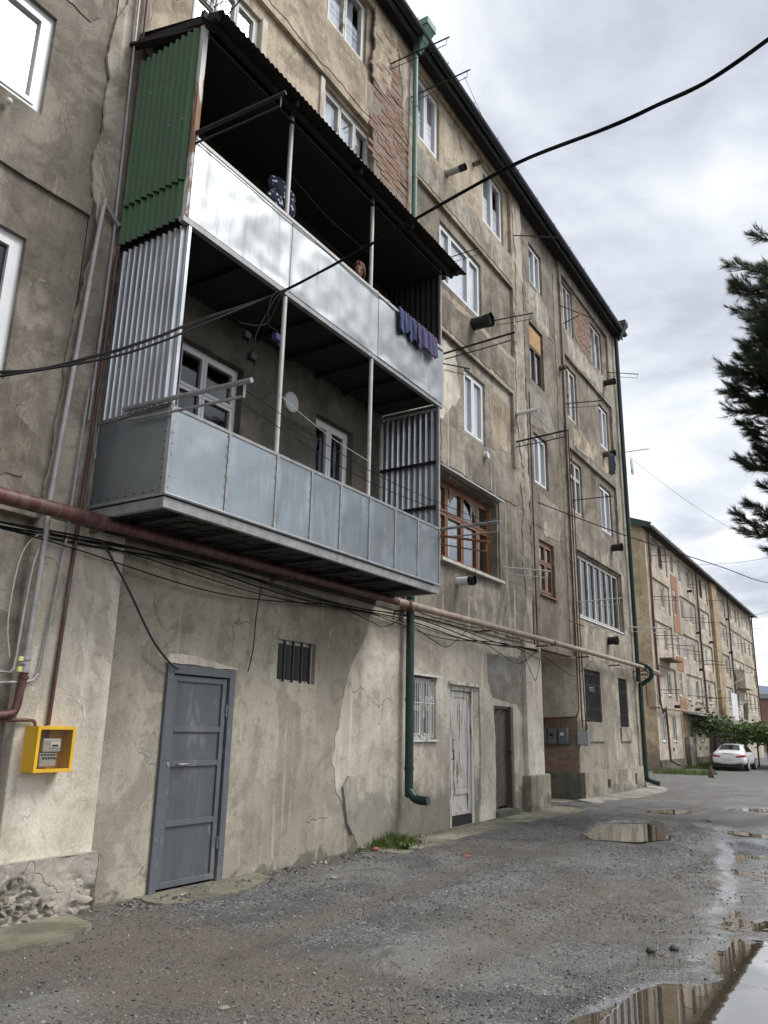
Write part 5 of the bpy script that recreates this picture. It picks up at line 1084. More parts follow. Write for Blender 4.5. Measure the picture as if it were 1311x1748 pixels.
for i, (q, e, lab) in enumerate((((-4.72, 5.22, 5.45), (-4.75, 4.85, 5.28), 'black cable end curling below the junction, leftmost'), ((-4.70, 5.05, 5.25), (-4.72, 5.02, 5.05), 'black cable end hanging below the junction, lowest'), ((-4.66, 5.15, 5.40), (-4.72, 5.36, 5.42), 'looped black cable tied to the balcony post'))):
    cable('cable_end', [J, (J[0] - .03, J[1] - .08 - .05 * i, J[2] - .16), q, (q[0], (q[1] + e[1]) / 2, (q[2] + e[2]) / 2 - .04), e], .007, 'cable', lab, 6)
for k, (y_, z_) in enumerate(((4.95, 5.20), (5.05, 5.02), (5.38, 5.38))): 
    c_ = MB(); c_.box(-4.76, -4.70, y_ - .05, y_ + .03, z_ - .06, z_ + .01); c_.tube([(-4.73, y_, z_), (-4.73, y_ + .03, z_ - .1)], .012, 6); tag(c_.build('cable_clamp', M['cable'] if k < 2 else M['towel'], bevel=.01), ['black cable clamp under the left loop', 'lowest black cable clamp', 'blue cable clamp at the balcony post'][k], 'clamp')
for i in range(5):
    z_ = 3.20 - .026 * i; j = i * .7
    pts = [(-5.93 + .01 * i, y_, z_ + .045 * math.sin(y_ * 1.3 + j) - .03 * math.sin(y_ * .45 + j * 2) - .07 * (i == 4) * math.sin((y_ - 3) * .6) ** 2) for y_ in np.arange(1.5, 15.4, .55)]
    cable('wall_cable', pts, .0095 if i < 3 else .007, 'cable', 'black cable in the sagging bundle clipped along the wall under the gas main', 3, 6, group='cables bundled under the gas main')
for k, (a, b_, dp) in enumerate(((10.1, 12.0, .22), (12.6, 15.3, .25), (14.4, 15.4, .5), (15.5, 18.6, .28), (8.4, 10.0, .12))):
    cable('wall_cable', [(-5.91, a, 3.12), (-5.89, a + (b_ - a) * .35, 3.12 - dp * .8), (-5.89, a + (b_ - a) * .6, 3.12 - dp), (-5.91, b_, 3.26)], .006, 'cable', ['thin loop of cable right of the green downpipe', 'thin loop of cable above the brown door', 'deep loop of cable over the pale pier', 'loop of cable across the entrance recess', 'loop of cable left of the green downpipe'][k], 8)
cable('wall_cable', [(-5.9, 4.5, 3.2), (-5.88, 4.62, 3.05), (-5.88, 4.84, 2.80), (-5.90, 5.18, 2.40), (-5.93, 5.45, 2.20), (-5.95, 5.60, 2.14)], .011, 'bluecable', 'blue grey cable sagging from the gas main to the steel door', 8)
cable('wall_cable', [(-5.92, 6.72, 3.15), (-5.95, 6.70, 2.8), (-5.96, 6.70, 2.5), (-5.96, 6.66, 2.28), (-5.95, 6.62, 2.19)], .006, 'cable', 'short black cable end hanging right of the steel door', 6)
for k in range(2): cable('clothesline', [(-4.15 - .15 * k, 4.35, 4.26 - .02 * k), (-4.2 - .15 * k, 6.5, 4.14 - .03 * k), (-4.12 - .15 * k, 9.1, 4.22)], .004, 'cable', ['outer clothesline stretched along the lower balcony', 'inner clothesline stretched along the lower balcony'][k], 10, 5, 'line')
cable('clothesline', [(-5.0, 5.78, 4.95), (-5.0, 6.6, 4.80), (-5.0, 7.5, 4.74)], .004, 'palecable', 'thin line tied between the lower balcony posts', 6, 5, 'line')
cable('clothesline', [(-5.05, 5.76, 7.72), (-5.05, 6.5, 7.6), (-5.05, 7.44, 7.62)], .004, 'cable', 'thin line tied between the upper balcony posts', 6, 5, 'line')
cable('overhead_wire', [(-6.0, 15.73, 6.47), (-4.8, 18, 6.1), (-3.4, 22, 5.95), (-2.58, 25, 5.93), (-1.2, 29, 6.3)], .012, 'cable', 'thin black wire running from the stair wall out over the yard', 8, 6, 'wire')
cable('overhead_wire', [(-5.7, 22.5, 9.6), (-4.5, 25, 8.6), (-3.2, 28, 8.0), (-1.0, 32, 7.9)], .007, 'greypipe', 'thin grey wire dropping from the far corner to the right', 8, 5, 'wire')
cable('overhead_wire', [(-10.4, 58, 13.3), (-6.2, 56, 12.9), (0, 52, 13.2)], .014, 'greypipe', 'faint wire leaving the far block near its roof', 8, 5, 'wire')
cable('overhead_wire', [(-10.4, 66, 10.5), (-7.5, 64, 10.4), (-2, 60, 11)], .014, 'greypipe', 'faint lower wire leaving the far block', 8, 5, 'wire')
cable('overhead_wire', [(-10.5, 49, 3.6), (-9.4, 60, 5.0), (-8.4, 75, 7.5), (-7, 90, 9.2)], .012, 'greypipe', 'faint wire rising along the far block to the right', 8, 5, 'wire')
cable('roof_wire', [(-4.9, 10.05, 12.6), (-5.3, 12.5, 12.9), (-5.65, 15.0, 13.5)], .004, 'cable', 'thin wire from the second top bracket to the gutter', 6, 5, 'wire')
for k in range(2): cable('roof_wire', [(-5.62 - .1 * k, 1, 13.62 - .05 * k), (-5.62 - .1 * k, 8, 13.58 - .05 * k), (-5.62 - .1 * k, 14, 13.63 - .04 * k), (-5.62 - .1 * k, 22.8, 13.64)], .006, 'cable', ['outer thin wire strung under the gutter', 'inner thin wire strung under the gutter'][k], 8, 5, 'wire')

# ------------------------------------------------------------------ the far apartment block
FB = thing('apartment_building', 'second five storey apartment block with tan render standing beyond the parked car', 'building', (-10.7, 64, -.3))
XB = -10.7; GZF = -.35
rows = [(11.3, 12.66, 11.0, 12.72), (8.88, 10.22, 8.6, 10.38), (6.35, 7.68, 6.05, 7.88), (3.8, 5.2, 3.5, 5.36), (1.25, 2.66, None, None)]
secs = [(45.25, 49.75, 'far', [(45.45, 46.3), (47.9, 48.8)]), (52.7, 57.6, 'far', [(53.2, 54.05), (55.9, 56.9)]), (58.4, 62.5, 'far_pale', [(58.6, 59.6), (60.0, 61.0)]), (65.6, 70.0, 'far', [(66.1, 67.2), (68.4, 69.4)]), (71.6, 77.4, 'far_pale', [(72.6, 73.6), (75.4, 76.4)]), (78.2, 84.2, 'far_pale', [(79.2, 80.2), (82, 83)])]
holes = []
for ri, (a, b_, c, d) in enumerate(rows):
    for (y0_, y1_, mt_, ws) in secs:
        if c is not None: holes.append((y0_, y1_, c, d, .09, 0))
        else: holes += [(p_, q_, a, b_, .10, .4) for p_, q_ in ws]
stairw = [(50.6, 51.4, 11.5, 12.7), (50.6, 51.4, 8.85, 10.05), (50.6, 51.4, 6.3, 7.5), (50.6, 51.4, 3.9, 5.25)]
facade('wall', XB, 44.5, 84.8, GZF, 12.95, holes + [(a, b_, c, d, .1, .4) for a, b_, c, d in stairw], [M['far'], M['room']], FB, edge=0)
rnd = random.Random(5)
for ri, (a, b_, c, d) in enumerate(rows):
    for si, (y0_, y1_, mt_, ws) in enumerate(secs):
        if c is not None: facade('wall', XB - .09, y0_, y1_, c, d, [(p_, q_, a, b_, .05, .4) for p_, q_ in ws], [M[mt_], M['room']], FB, edge=0)
        for p_, q_ in ws:
            old = rnd.random() < .35; dk = ri == 0 and si in (0, 2)
            window(FB, XB - (.12 if c is not None else .06), p_, q_, a, b_, (1, 1), None, 'darkwood' if dk else ('oldwhite' if old else 'pvc'), .09, 0, ri > 2, (0, 1, 'curtain') if rnd.random() < .6 else None, 'glassdark' if (old or dk) else 'glass')
for a, b_, c, d in stairw: window(FB, XB - .06, a, b_, c, d, (1, 1), [.65], 'oldwhite' if c > 8 else 'pvc', .08, 0, False, None, 'glassdark')
for z0_, z1_ in ((10.45, 11.35), (7.75, 8.75), (5.4, 6.25), (3.0, 3.85)): MB().box(XB, XB + .03, 50.35, 52.1, z0_, z1_).build('tile_panel', M['orange'], FB)
for z0_, z1_ in ((8.75, 10.45),): 
    MB().box(XB, XB + .028, 50.35, 50.58, z0_, z1_).build('tile_panel', M['orange'], FB); MB().box(XB, XB + .028, 51.42, 52.1, z0_, z1_).build('tile_panel', M['orange'], FB)
MB().box(XB, XB + .25, 63.1, 65.1, 3.0, 12.9).build('pilaster', M['far_ochre'], FB); MB().box(XB, XB + .04, 50.2, 52.0, .3, 2.9).build('entrance_panel', M['far_ochre'], FB); MB().box(XB + .0, XB + .35, 50.5, 52.2, GZF, 1.5).build('entrance_block', M['damp'], FB)
MB().box(XB, XB + .10, 44.46, 62, GZF, .3).build('plinth', M['damp'], FB)
for y in (47.6, 54.9, 57.0): MB().box(XB + .0, XB + .012, y, y + .35, .72, .92).build('vent', M['ink'], FB)
g = MB(); g.quad((XB - .0, 44.5, GZF), (XB, 44.5, 12.95), (-22, 44.5, 12.95), (-22, 44.5, GZF)); g.add([(XB, 44.5, 12.95), (-16.3, 44.5, 15.0), (-22, 44.5, 12.95)], [(0, 1, 2)]); g.build('gable', M['far_end'], FB)
g = MB(); g.quad((XB, 84.8, GZF), (-22, 84.8, GZF), (-22, 84.8, 12.95), (XB, 84.8, 12.95)); g.build('gable', M['far'], FB)
ro = MB(); ro.add([(XB + .5, 44.0, 13.0), (XB + .5, 85.2, 13.0), (-16.3, 85.2, 15.25), (-16.3, 44.0, 15.25), (-22.4, 44.0, 13.0), (-22.4, 85.2, 13.0)], [(0, 1, 2, 3), (3, 2, 5, 4)])
fro = ro.build('roof', M['gutter'], FB); MB().box(XB - .02, XB + .45, 44.1, 85.1, 12.96, 12.99).build('soffit', M['timber'], fro)
gt = MB(); gt.grid(lambda u, v: (XB + .52 - .09 * math.cos(math.pi * u), 44.0 + 41.2 * v, 13.0 - .10 * math.sin(math.pi * u)), 7, 20); gt.build('gutter', M['steel'], fro, smooth=True)
vb = MB(); vb.beam((XB + .52, 43.98, 13.0), (-16.3, 43.98, 15.25), .04, .30, 0, (0, 0, 1)); vb.build('verge_board', M['greenpipe'], fro)
for i in range(16): MB().box(XB + .50, XB + .60, 46 + i * 2.5, 46.06 + i * 2.5, 12.9, 13.06).build('gutter_bracket', M['silver'], fro)
for k, (y, lab) in enumerate(((45.0, 'dark red downpipe at the near corner of the far block'), (58.1, 'dark red downpipe at the middle of the far block'), (70.8, 'dark red downpipe on the far block beyond the ochre pilaster'), (84.3, 'dark downpipe at the far end of the far block'))):
    T = thing('downpipe', lab, 'downpipe', (XB + .1, y, 0)); MB().tube([(XB + .42, y, 12.9), (XB + .12, y, 12.55), (XB + .10, y, 3.3), (XB + .30, y + .3, 3.05), (XB + .32, y + .4, .5), (XB + .40, y + .45, .25), (XB + .75, y + .7, .05)], .065, 8, smoothpath=2).build('pipe', M['redpipe'], T, smooth=True)
pipe('gas_pipe', [(XB + .25, 44.6, 3.0), (XB + .25, 52, 3.0), (XB + .25, 62, 2.98), (XB + .25, 72, 2.9)], .05, 'gaspipe', 'gas main running along the front of the far block', sp=0)
pipe('gas_pipe', [(-7.6, 24.9, 3.38), (-9.6, 35, 3.9), (-11.1, 44.2, 4.6), (-11.12, 44.33, 4.5), (-11.12, 44.33, 3.1), (-11.0, 44.33, 3.0), (XB + .25, 44.4, 3.0), (XB + .25, 44.7, 3.0)], .035, 'rust', 'thin gas pipe linking the two blocks and dropping at the far corner', sp=0)
pc = MB(); pc.add([(XB + .03, 50.6, 2.98), (XB + .03, 58, 2.98), (XB + 1.0, 58, 2.80), (XB + 1.0, 50.6, 2.80), (XB + .03, 50.6, 2.93), (XB + .03, 58, 2.93), (XB + 1.0, 58, 2.75), (XB + 1.0, 50.6, 2.75)], [(0, 3, 2, 1), (4, 5, 6, 7), (0, 1, 5, 4), (1, 2, 6, 5), (2, 3, 7, 6), (3, 0, 4, 7)]); pc.build('canopy', M['steel'], FB)
MB().box(XB, XB + .7, 72.2, 77.0, 5.5, 7.0).build('balcony', M['far_pale'], FB, label='grey sheet metal balcony of the far block'); MB().box(XB, XB + .7, 46.0, 48.6, 5.68, 5.78).build('ledge', M['rust'], FB)
MB().box(XB + .02, XB + 1.6, 58.6, 61.4, GZF, 2.6).build('shed', M['steel'], FB)
rnd = random.Random(3)
for ri, z in enumerate((11.35, 8.95, 6.5, 3.95)):
    for y in (45.6, 48.4, 53.0, 56.4, 59.5, 61.8, 66.6, 69.6, 73, 76.5, 80, 83):
        if rnd.random() < .72:
            zz = z + rnd.uniform(-.1, .5); bracket('thin dark clothesline pole sticking out of the front of the far block', (XB, y, zz), (XB + rnd.uniform(1.0, 1.5), y + rnd.uniform(-.1, .1), zz - rnd.uniform(-.05, .15)), 'rust', .02, .2, 'clothesline poles on the far block', small=rnd.random() < .5)
for k, (y, z, lab) in enumerate(((55.3, 11.0, 'dark'), (57.1, 8.4, 'd'), (61.6, 8.2, 'd'), (69.8, 10.9, 'd'), (69.9, 8.2, 'd'), (48.8, 3.2, 'd'), (57.0, 5.9, 'd'), (54.6, 3.2, 'd'))):
    T = thing('flue_pipe', 'small dark flue stub on the front of the far block', 'flue', (XB, y, z), 'flues on the far block'); MB().tube([(XB - .05, y, z), (XB + .3, y, z)], .09, 10).build('duct', M['blackmetal'], T, smooth=True)
lx = thing('laundry', 'pale sheet hung out low on the far block', 'laundry', (XB + 1, 63.5, 2.6)); MB().grid(lambda u, v: (XB + 1.1 + .1 * math.sin(u * 12), 61.8 + 2.8 * u, 4.6 - 1.6 * v - .5 * u * v), 20, 6).build('sheet', M['curtain'], lx, smooth=True)
lx = thing('laundry', 'dark cloth hung out low on the far block', 'laundry', (XB + 1, 66.5, 2.9)); MB().grid(lambda u, v: (XB + 1.2 + .1 * math.sin(u * 9), 66.0 + 1.6 * u, 3.4 + .9 * u - 1.0 * v * (.5 + u)), 12, 5).build('sheet', M['cloth'], lx, smooth=True)

# ------------------------------------------------------------------ beyond: brick house, hills, bushes
HB = thing('brown_building', 'low brown building behind the far block at the right edge', 'building', (-16, 118, -.3))
MB().box(-40, -7, 114, 124, -.5, 6.4).build('wall', flat('brown_wall', (.26, .16, .11), .9, 0, .25, .6, .2, .3), HB); rr = MB(); rr.add([(-40.5, 113.6, 6.4), (-6.6, 113.6, 6.4), (-6.6, 119, 7.2), (-40.5, 119, 7.2)], [(0, 1, 2, 3)]); rr.build('roof', M['corroof'], HB)
hl = MB(); nh = 80
hl.grid(lambda u, v: (-900 + 1800 * u, 1500 + 500 * v, -2 + v * (60 + 120 * float(fbm(u * 7, 1.3, 77, 4)))), nh, 6)
o = hl.build('hills', flat('blue_hills', (.12, .155, .20), 1, 0, .15, .01), smooth=True, kind='structure')

def leafmat(name, a, b_, c_=None):
    t = NT(name); g_ = t.n('ShaderNodeNewGeometry').outputs['Random Per Island']; c = t.ramp(g_, [(0, a), (.6, b_), (1, c_ or b_)])
    df = t.bsdf(c, .55, 0, None, .35); tr = t.n('ShaderNodeBsdfTranslucent'); t.set(tr.inputs[0], c); m = t.n('ShaderNodeMixShader'); m.inputs[0].default_value = .3
    t.set(m.inputs[1], df); t.set(m.inputs[2], tr.outputs[0]); return t.done(m.outputs[0])
M['leaf'] = leafmat('vine_leaf', (.035, .07, .02), (.085, .135, .04), (.15, .20, .075)); M['grass'] = leafmat('grass_blade', (.05, .09, .02), (.10, .15, .04), (.17, .18, .06))
M['needle'] = leafmat('pine_needle', (.024, .042, .02), (.05, .076, .036), (.10, .12, .055)); M['bark'] = flat('pine_bark', (.075, .055, .042), .9, 0, .4, 5, .8)
def leaves(m, n, pick, size):
    for _ in range(n):
        p_ = Vector(pick()); s = size * random.uniform(.6, 1.35); R_ = Matrix.Rotation(random.random() * 6.28, 3, 'Z') @ Matrix.Rotation(random.uniform(-1.0, 1.0), 3, 'X') @ Matrix.Rotation(random.uniform(-.8, .8), 3, 'Y')
        q = [(-.5, 0, 0), (-.2, -.42, .05), (.2, -.40, .02), (.55, 0, -.08), (.2, .40, .02), (-.2, .42, .05)]
        m.add([p_ + R_ @ (Vector(a) * s) for a in q], [(0, 1, 2, 3), (0, 3, 4, 5)])
AR = thing('grape_arbour', 'leafy green vine arbour over posts behind the white car', 'arbour', (-7.5, 55, -.3))
posts = [(-8.6, 53.5), (-6.6, 53.5), (-8.8, 60), (-6.6, 60), (-5.2, 53.8), (-7.6, 57)]
for x, y in posts: MB().tube([(x, y, -.4), (x + .03, y, 1.0), (x, y, 2.1)], .05, 6).build('post', M['bark'], AR, smooth=True)
fm = MB()
cl = [(-9.0 + 4.6 * random.random() ** .9, random.uniform(53, 62), random.uniform(1.55, 2.25)) for _ in range(230)] + [(-10.0 + random.uniform(-.2, .5), 52.6 + random.uniform(-.5, 1.2), random.uniform(1.8, 3.4)) for _ in range(12)] + [(-9.4 + random.uniform(-.5, .5), 53 + random.uniform(-.5, 1), random.uniform(1.9, 2.7)) for _ in range(12)]
def pickc():
    c_ = random.choice(cl); return (c_[0] + random.gauss(0, .34), c_[1] + random.gauss(0, .4), c_[2] + random.gauss(0, .16) - .45 * random.random() ** 5)
leaves(fm, 9500, pickc, .17); fm.build('foliage', M['leaf'], AR)
for k, (x, y, r_, h_, lab) in enumerate(((-5.6, 57, 1.0, 1.7, 'dark green bush to the right of the white car'), (-4.2, 60, 1.3, 2.0, 'green bush at the right edge beyond the car'))):
    T = thing('bush', lab, 'bush', (x, y, -.3)); sm = MB()
    for _ in range(7): sm.tube([(x, y, -.3), (x + random.uniform(-.5, .5), y + random.uniform(-.5, .5), .5), (x + random.uniform(-.8, .8), y + random.uniform(-.8, .8), h_ * .8)], .02, 5)
    sm.build('stems', M['bark'], T); fm = MB(); cl2 = [(x + random.gauss(0, r_ * .45), y + random.gauss(0, r_ * .45), -.2 + random.random() * h_) for _ in range(40)]
    def pk():
        c_ = random.choice(cl2); return (c_[0] + random.gauss(0, .15), c_[1] + random.gauss(0, .15), c_[2] + random.gauss(0, .13))
    leaves(fm, 1800, pk, .14); fm.build('foliage', M['leaf'], T)
# grass along the far block and weeds at the near wall foot
gm = MB()
def blade(m, x, y, z, h, w, lean=.5):
    a = random.random() * 6.28; dx_, dy_ = math.cos(a), math.sin(a); l = random.random() * lean * h
    m.add([(x - dy_ * w, y + dx_ * w, z - .01), (x + dy_ * w, y - dx_ * w, z - .01), (x + dx_ * l * .4 + dy_ * w * .6, y + dy_ * l * .4 - dx_ * w * .6, z + h * .6), (x + dx_ * l, y + dy_ * l, z + h)], [(0, 1, 2), (0, 2, 3)])
for _ in range(9000):
    y = random.uniform(40, 62); x = XB + 2.4 * random.random() ** 1.3 + .15 + (.5 if y < 44 else 0)
    if float(fbm(x * .6, y * .4, 15, 3)) < .42: continue
    blade(gm, x, y, gz_at(x, y), random.uniform(.08, .30), .012)
tag(gm.build('grass', M['grass'], kind='stuff'), 'green grass verge along the foot of the far block', 'grass')
wd = MB()
for _ in range(2000):
    y = random.gauss(9.55, .36); x = -5.93 + abs(random.gauss(0, .17)); blade(wd, x, y, .10 + .02 * random.random(), random.uniform(.03, .28) * max(.15, 1 - 1.2 * abs(y - 9.5)) * (.4 + .6 * float(fbm(x * 9, y * 9, 7, 2))), .005, .8)
for _ in range(500):
    y = random.uniform(8.9, 14.4); x = -5.94 + abs(random.gauss(0, .05)); blade(wd, x, y, .12, random.uniform(.02, .07), .004, .8)
tag(wd.build('weeds', M['grass'], kind='stuff'), 'tuft of grass and weeds at the wall foot below the green downpipe', 'weeds')
T = thing('weed', 'leafy dandelion plant in front of the grass tuft', 'plant', (-5.52, 9.35, .1))
for i in range(13):
    a = i * 2.4; L = random.uniform(.10, .19); m = MB(); dx_, dy_ = math.cos(a), math.sin(a)
    for s_ in range(6):
        t0, t1 = s_ / 6, (s_ + 1) / 6; f_ = lambda t_: (-5.52 + dx_ * L * t_, 9.35 + dy_ * L * t_, .10 + .10 * math.sin(t_ * 2.4)); w_ = lambda t_: .020 * math.sin(math.pi * min(1, t_ * .9 + .08)) * (1 + .35 * ((int(t_ * 6)) % 2))
        p_, q_ = f_(t0), f_(t1); m.quad((p_[0] - dy_ * w_(t0), p_[1] + dx_ * w_(t0), p_[2]), (p_[0] + dy_ * w_(t0), p_[1] - dx_ * w_(t0), p_[2]), (q_[0] + dy_ * w_(t1), q_[1] - dx_ * w_(t1), q_[2]), (q_[0] - dy_ * w_(t1), q_[1] + dx_ * w_(t1), q_[2]))
    m.build('leaf', M['leaf'], T, smooth=True)
# single stones and rubbish that stand out
def rock(name, x, y, r_, mat, label, cat='stone', sq=.6):
    m = MB(); rs = random.Random(int(x * 97 + y * 31)); sd = rs.randrange(90)
    m.grid(lambda u, v: (x + r_ * (1 + .5 * (float(fbm(math.cos(6.283 * u) * 1.3 + 3, v * 2.6 + math.sin(6.283 * u), sd, 2)) - .5)) * math.sin(math.pi * v) * math.cos(6.283 * u), y + r_ * 1.2 * (1 + .5 * (float(fbm(math.cos(6.283 * u) * 1.3 + 3, v * 2.6 + math.sin(6.283 * u), sd, 2)) - .5)) * math.sin(math.pi * v) * math.sin(6.283 * u), gz_at(x, y) + r_ * sq * .5 + r_ * sq * math.cos(math.pi * v)), 12, 8)
    return tag(m.build(name, mat, smooth=False), label, cat)
dk = flat('dark_stone', (.045, .04, .036), .7, 0, .4, 20, .5); lt = flat('pale_stone', (.24, .23, .21), .8, 0, .25, 20, .5); rd = flat('red_shard', (.28, .10, .06), .85, 0, .3, 20, .5)
rock('stone', -1.75, 6.57, .035, dk, 'dark lump left of the pair in the middle of the gravel'); rock('stone', -1.62, 6.75, .035, dk, 'dark lump right of the pair in the middle of the gravel')
rock('stone', -3.43, 3.8, .028, lt, 'flat pale stone at the bottom of the picture', sq=.25); rock('stone', -5.75, 9.0, .05, rd, 'reddish stone at the wall foot near the weeds'); rock('stone', -5.25, 7.4, .04, lt, 'flat pale stone right of the doorstep', sq=.3)
rock('brick_shard', -4.62, 9.3, .05, rd, 'thin red brick shard lying on the gravel', 'shard', .25); rock('stone', -2.9, 15.2, .06, lt, 'pale stone by the round puddle', sq=.5); rock('stone', -1.2, 9.4, .04, dk, 'small dark stone in the wet track at the right')

# ------------------------------------------------------------------ pine tree at the right edge
PT = thing('pine_tree', 'dark pine tree reaching in from the right edge against the cloudy sky', 'tree', (1.3, 16, .05))
tr = MB(); tx, ty = 1.3, 16.0
tr.tube([(tx, ty, -.1), (tx + .06, ty, 3), (tx - .04, ty + .05, 7), (tx, ty, 10), (tx + .02, ty, 11.7)], [.24, .20, .16, .11, .03], 10, smoothpath=4)
prof_z = [4.6, 5.0, 5.5, 5.75, 6.1, 6.6, 7.0, 7.25, 7.6, 8.0, 8.4, 9.0, 9.5, 10.2, 10.8, 11.3, 11.7, 12.0, 12.6, 14.4]
prof_l = [2.4, 3.3, 3.35, 2.7, 2.75, 3.1, 2.85, 2.6, 3.1, 3.5, 3.45, 3.2, 3.1, 2.95, 2.85, 2.75, 2.5, 1.5, .3, .2]
nd = MB(); rp = random.Random(21)
def tuft(p_, d, L, k):
    d = d.normalized(); u = d.orthogonal().normalized(); w_ = d.cross(u)
    for i in range(k):
        s = rp.random(); a = rp.random() * 6.283; b0 = p_ + d * (s * L * .95); ang = rp.uniform(.45, 1.0) * (1 - .5 * s)
        n_ = d * math.cos(ang) + (u * math.cos(a) + w_ * math.sin(a)) * math.sin(ang); nl = rp.uniform(.11, .18); sd = n_.orthogonal().normalized() * .0055
        nd.add([b0 - sd, b0 + sd, b0 + n_ * nl], [(0, 1, 2)])
z = 4.7; gaps = [(5.55, 6.02), (7.1, 7.5)]
while z < 11.35:
    nb_ = 11
    for i in range(nb_):
        az_ = rp.uniform(0, 6.283) if i > 4 else math.pi + rp.uniform(-.85, .85)
        L = float(np.interp(z, prof_z, prof_l)) * rp.uniform(.86, 1.06); zz = z + rp.uniform(-.12, .12)
        if any(g0 < zz < g1 for g0, g1 in gaps): L *= .72
        if math.sin(az_) < -.15: L *= .85 if zz < 9.3 else (.7 if zz < 10.4 else .45)
        dv = Vector((math.cos(az_), math.sin(az_), 0)); up = rp.uniform(.02, .20) * L
        pts = [Vector((tx, ty, zz - .25)), Vector((tx, ty, zz - .25)) + dv * L * .35 + Vector((0, 0, .0)), Vector((tx, ty, zz - .22)) + dv * L * .7 + Vector((0, 0, up * .3)), Vector((tx, ty, zz - .15)) + dv * L * .96 + Vector((0, 0, up))]
        tr.tube(pts, [.035, .026, .016, .007], 5, smoothpath=3)
        C_ = catmull(pts, 6); front = dv.x < -.2
        for j in range(5, len(C_)):
            for _ in range(4 if front else 2):
                side = Vector((-dv.y, dv.x, 0)) * rp.choice((-1, 1)); tl = rp.uniform(.18, .5) * (1.15 - j / len(C_) * .5)
                td = (dv * rp.uniform(.3, .9) + side * rp.uniform(.2, .8) + Vector((0, 0, rp.uniform(.0, .7)))).normalized(); b0 = C_[j]; tip = b0 + td * tl
                tr.tube([b0, tip], [.007, .004], 4, cap=False); tuft(b0 + td * tl * .35, td, tl * .8, 46 if front else 16)
        tuft(pts[-1] - dv * .08, (dv + Vector((0, 0, .5))), .26, 70)
    z += .21
tr.build('trunk', M['bark'], PT, smooth=True); nd.build('crown', M['needle'], PT)

# ------------------------------------------------------------------ white car and cat
CX, CY, CZ = -8.03, 49.6, -.255
CR = thing('parked_car', 'white saloon car parked with its rear to the viewer before the arbour', 'car', (CX, CY, CZ))
paint = flat('white_car_paint', (.78, .79, .80), .22, 0, .03, 3, .0, Coat_Weight=.6); tint = flat('car_glass', (.02, .024, .026), .06, 0, .1, 3, 0); tail = flat('tail_light', (.42, .015, .02), .15, 0, .1, 6, 0); plas = flat('black_plastic', (.02, .02, .02), .6, 0, .2, 8)
# body: cross sections along Y (rear at 0, front at 4.5)
secsC = [(0.0, .74, .42, .80, .62, .93), (.12, .86, .30, .90, .70, 1.03), (.55, .885, .24, .95, .72, 1.07), (1.0, .89, .22, .96, .60, 1.27), (1.6, .89, .22, .965, .57, 1.43), (2.3, .89, .22, .96, .56, 1.44), (2.9, .89, .22, .95, .60, 1.24), (3.3, .885, .22, .93, .72, .99), (3.9, .87, .24, .84, .70, .88), (4.35, .80, .28, .70, .60, .76), (4.5, .66, .36, .60, .5, .66)]
bd_ = MB(); ring = []
for (yy, hw, zl, zb_, hr_, zt_) in secsC:
    P_ = [(-hw * .82, zl), (-hw, zl + .16), (-hw * 1.0, (zl + zb_) / 2), (-hw * .97, zb_), (-hr_ - .03, zt_ - .06), (-hr_ * .8, zt_), (0, zt_ + .015), (hr_ * .8, zt_), (hr_ + .03, zt_ - .06), (hw * .97, zb_), (hw, (zl + zb_) / 2), (hw, zl + .16), (hw * .82, zl)]
    ring.append([(CX + a, CY + yy - .95, CZ + b0) for a, b0 in P_])
k_ = len(ring[0])
bd_.add([p_ for rg in ring for p_ in rg], [(i * k_ + j, i * k_ + j + 1, (i + 1) * k_ + j + 1, (i + 1) * k_ + j) for i in range(len(ring) - 1) for j in range(k_ - 1)] + [tuple(range(k_))[::-1], tuple((len(ring) - 1) * k_ + j for j in range(k_))] + [(i * k_, (i + 1) * k_, (i + 1) * k_ + k_ - 1, i * k_ + k_ - 1) for i in range(len(ring) - 1)])
body = bd_.build('body', paint, CR, smooth=True); ss = body.modifiers.new('sub', 'SUBSURF'); ss.levels = 2; ss.render_levels = 2
yr = CY - .95
rw = MB(); rw.grid(lambda u, v: (CX + (u - .5) * (1.14 - .22 * v), yr + .58 + .68 * v - .0 * (u - .5) ** 2, CZ + 1.125 + .275 * v - .03 * (2 * u - 1) ** 2), 10, 4); rw.build('rear_window', tint, CR, smooth=True)
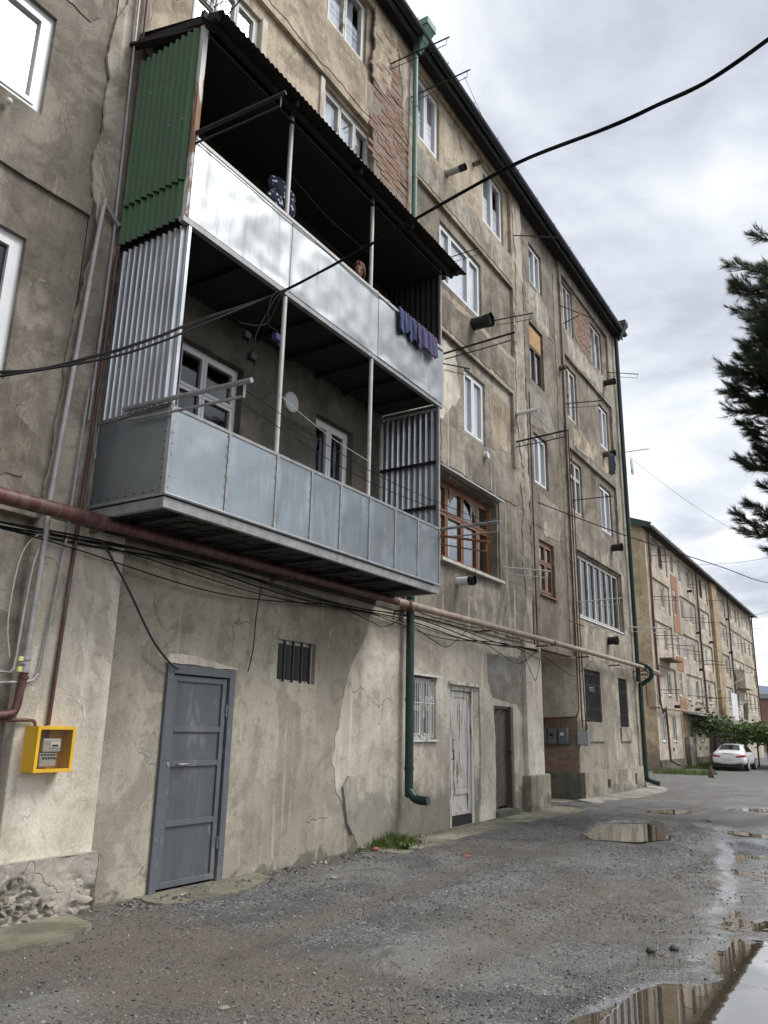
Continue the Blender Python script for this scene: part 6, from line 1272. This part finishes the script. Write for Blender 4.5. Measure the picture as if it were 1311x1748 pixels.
for s_ in (-1, 1):
    sw = MB(); sw.add([(CX + s_ * .825, yr + 1.0, CZ + 1.02), (CX + s_ * .835, yr + 3.0, CZ + 1.0), (CX + s_ * .66, yr + 2.45, CZ + 1.36), (CX + s_ * .655, yr + 1.55, CZ + 1.36)], [(0, 1, 2, 3)]); sw.build('side_window', tint, CR)
    tl = MB(); tl.grid(lambda u, v: (CX + s_ * (.42 + .42 * u), yr - .015 + .10 * u ** 2 + .16 * max(0, u - .7), CZ + .72 + .13 * v * (.55 + .45 * u) + .03 * u), 6, 2); tl.grid(lambda u, v: (CX + s_ * (.83 + .05 * u), yr + .10 + .30 * u, CZ + .76 + .12 * v * (1 - .6 * u)), 4, 2); tl.build('tail_light', tail, CR, smooth=True)
    MB().box(CX + s_ * .55 - .13, CX + s_ * .55 + .13, yr - .01, yr + .05, CZ + .36, CZ + .40).build('reflector', plas, CR)
    mi = MB(); mi.box(CX + s_ * .90, CX + s_ * 1.05, yr + 2.75, yr + 2.85, CZ + .92, CZ + 1.05); mi.build('mirror', paint, CR, bevel=.02)
    for yy in (.95, 3.65):
        wx = CX + s_ * .78; w_ = MB(); w_.tube([(wx - .11, yr + yy, CZ + .315), (wx + .11, yr + yy, CZ + .315)], .315, 20); wh = w_.build('wheel', plas, CR, smooth=True)
        MB().tube([(wx + s_ * .10, yr + yy, CZ + .315), (wx + s_ * .122, yr + yy, CZ + .315)], .215, 14).build('rim', M['meter'], wh)
MB().box(CX - .26, CX + .26, yr - .03, yr + .02, CZ + .60, CZ + .71).build('number_plate', M['meterface'], CR); MB().box(CX - .72, CX + .72, yr - .005, yr + .3, CZ + .20, CZ + .30).build('bumper_skirt', plas, CR)
MB().tube([(CX - .3, yr + .02, CZ + .925), (CX + .3, yr + .02, CZ + .925)], .012, 6).build('boot_trim', M['silver'], CR)
KX, KY, KZ = -6.78, 36.6, gz_at(-6.78, 36.6)
CV = [(0, 0, .10), (0, .03, .20), (0, .06, .30), (0, .09, .37), (0, .13, .43), (0, .20, .42), (-.05, .10, .16), (-.05, .13, .02), (.05, .10, .16), (.05, .13, .02), (-.07, -.02, .07), (-.08, .07, .02), (.07, -.02, .07), (.08, .07, .02), (.03, -.10, .03), (.12, -.10, .02), (.18, -.02, .02), (-.035, .12, .47), (-.04, .12, .52), (.035, .12, .47), (.04, .12, .52)]
CE = [(0, 1), (1, 2), (2, 3), (3, 4), (4, 5), (2, 6), (6, 7), (2, 8), (8, 9), (0, 10), (10, 11), (0, 12), (12, 13), (0, 14), (14, 15), (15, 16), (4, 17), (17, 18), (4, 19), (19, 20)]
CRr = [.105, .10, .085, .055, .068, .03, .03, .024, .03, .024, .06, .03, .06, .03, .022, .018, .012, .022, .008, .022, .008]
cm_ = skin_mesh('cat', [(KX + a, KY + b0, KZ + c0) for a, b0, c0 in CV], CE, CRr, flat('cat_fur', (.075, .05, .034), .9, 0, .5, 9, .3))
CO = bpy.data.objects.new('cat', cm_); COL.objects.link(CO); tag(CO, 'dark brown cat sitting on the gravel left of the car', 'cat')
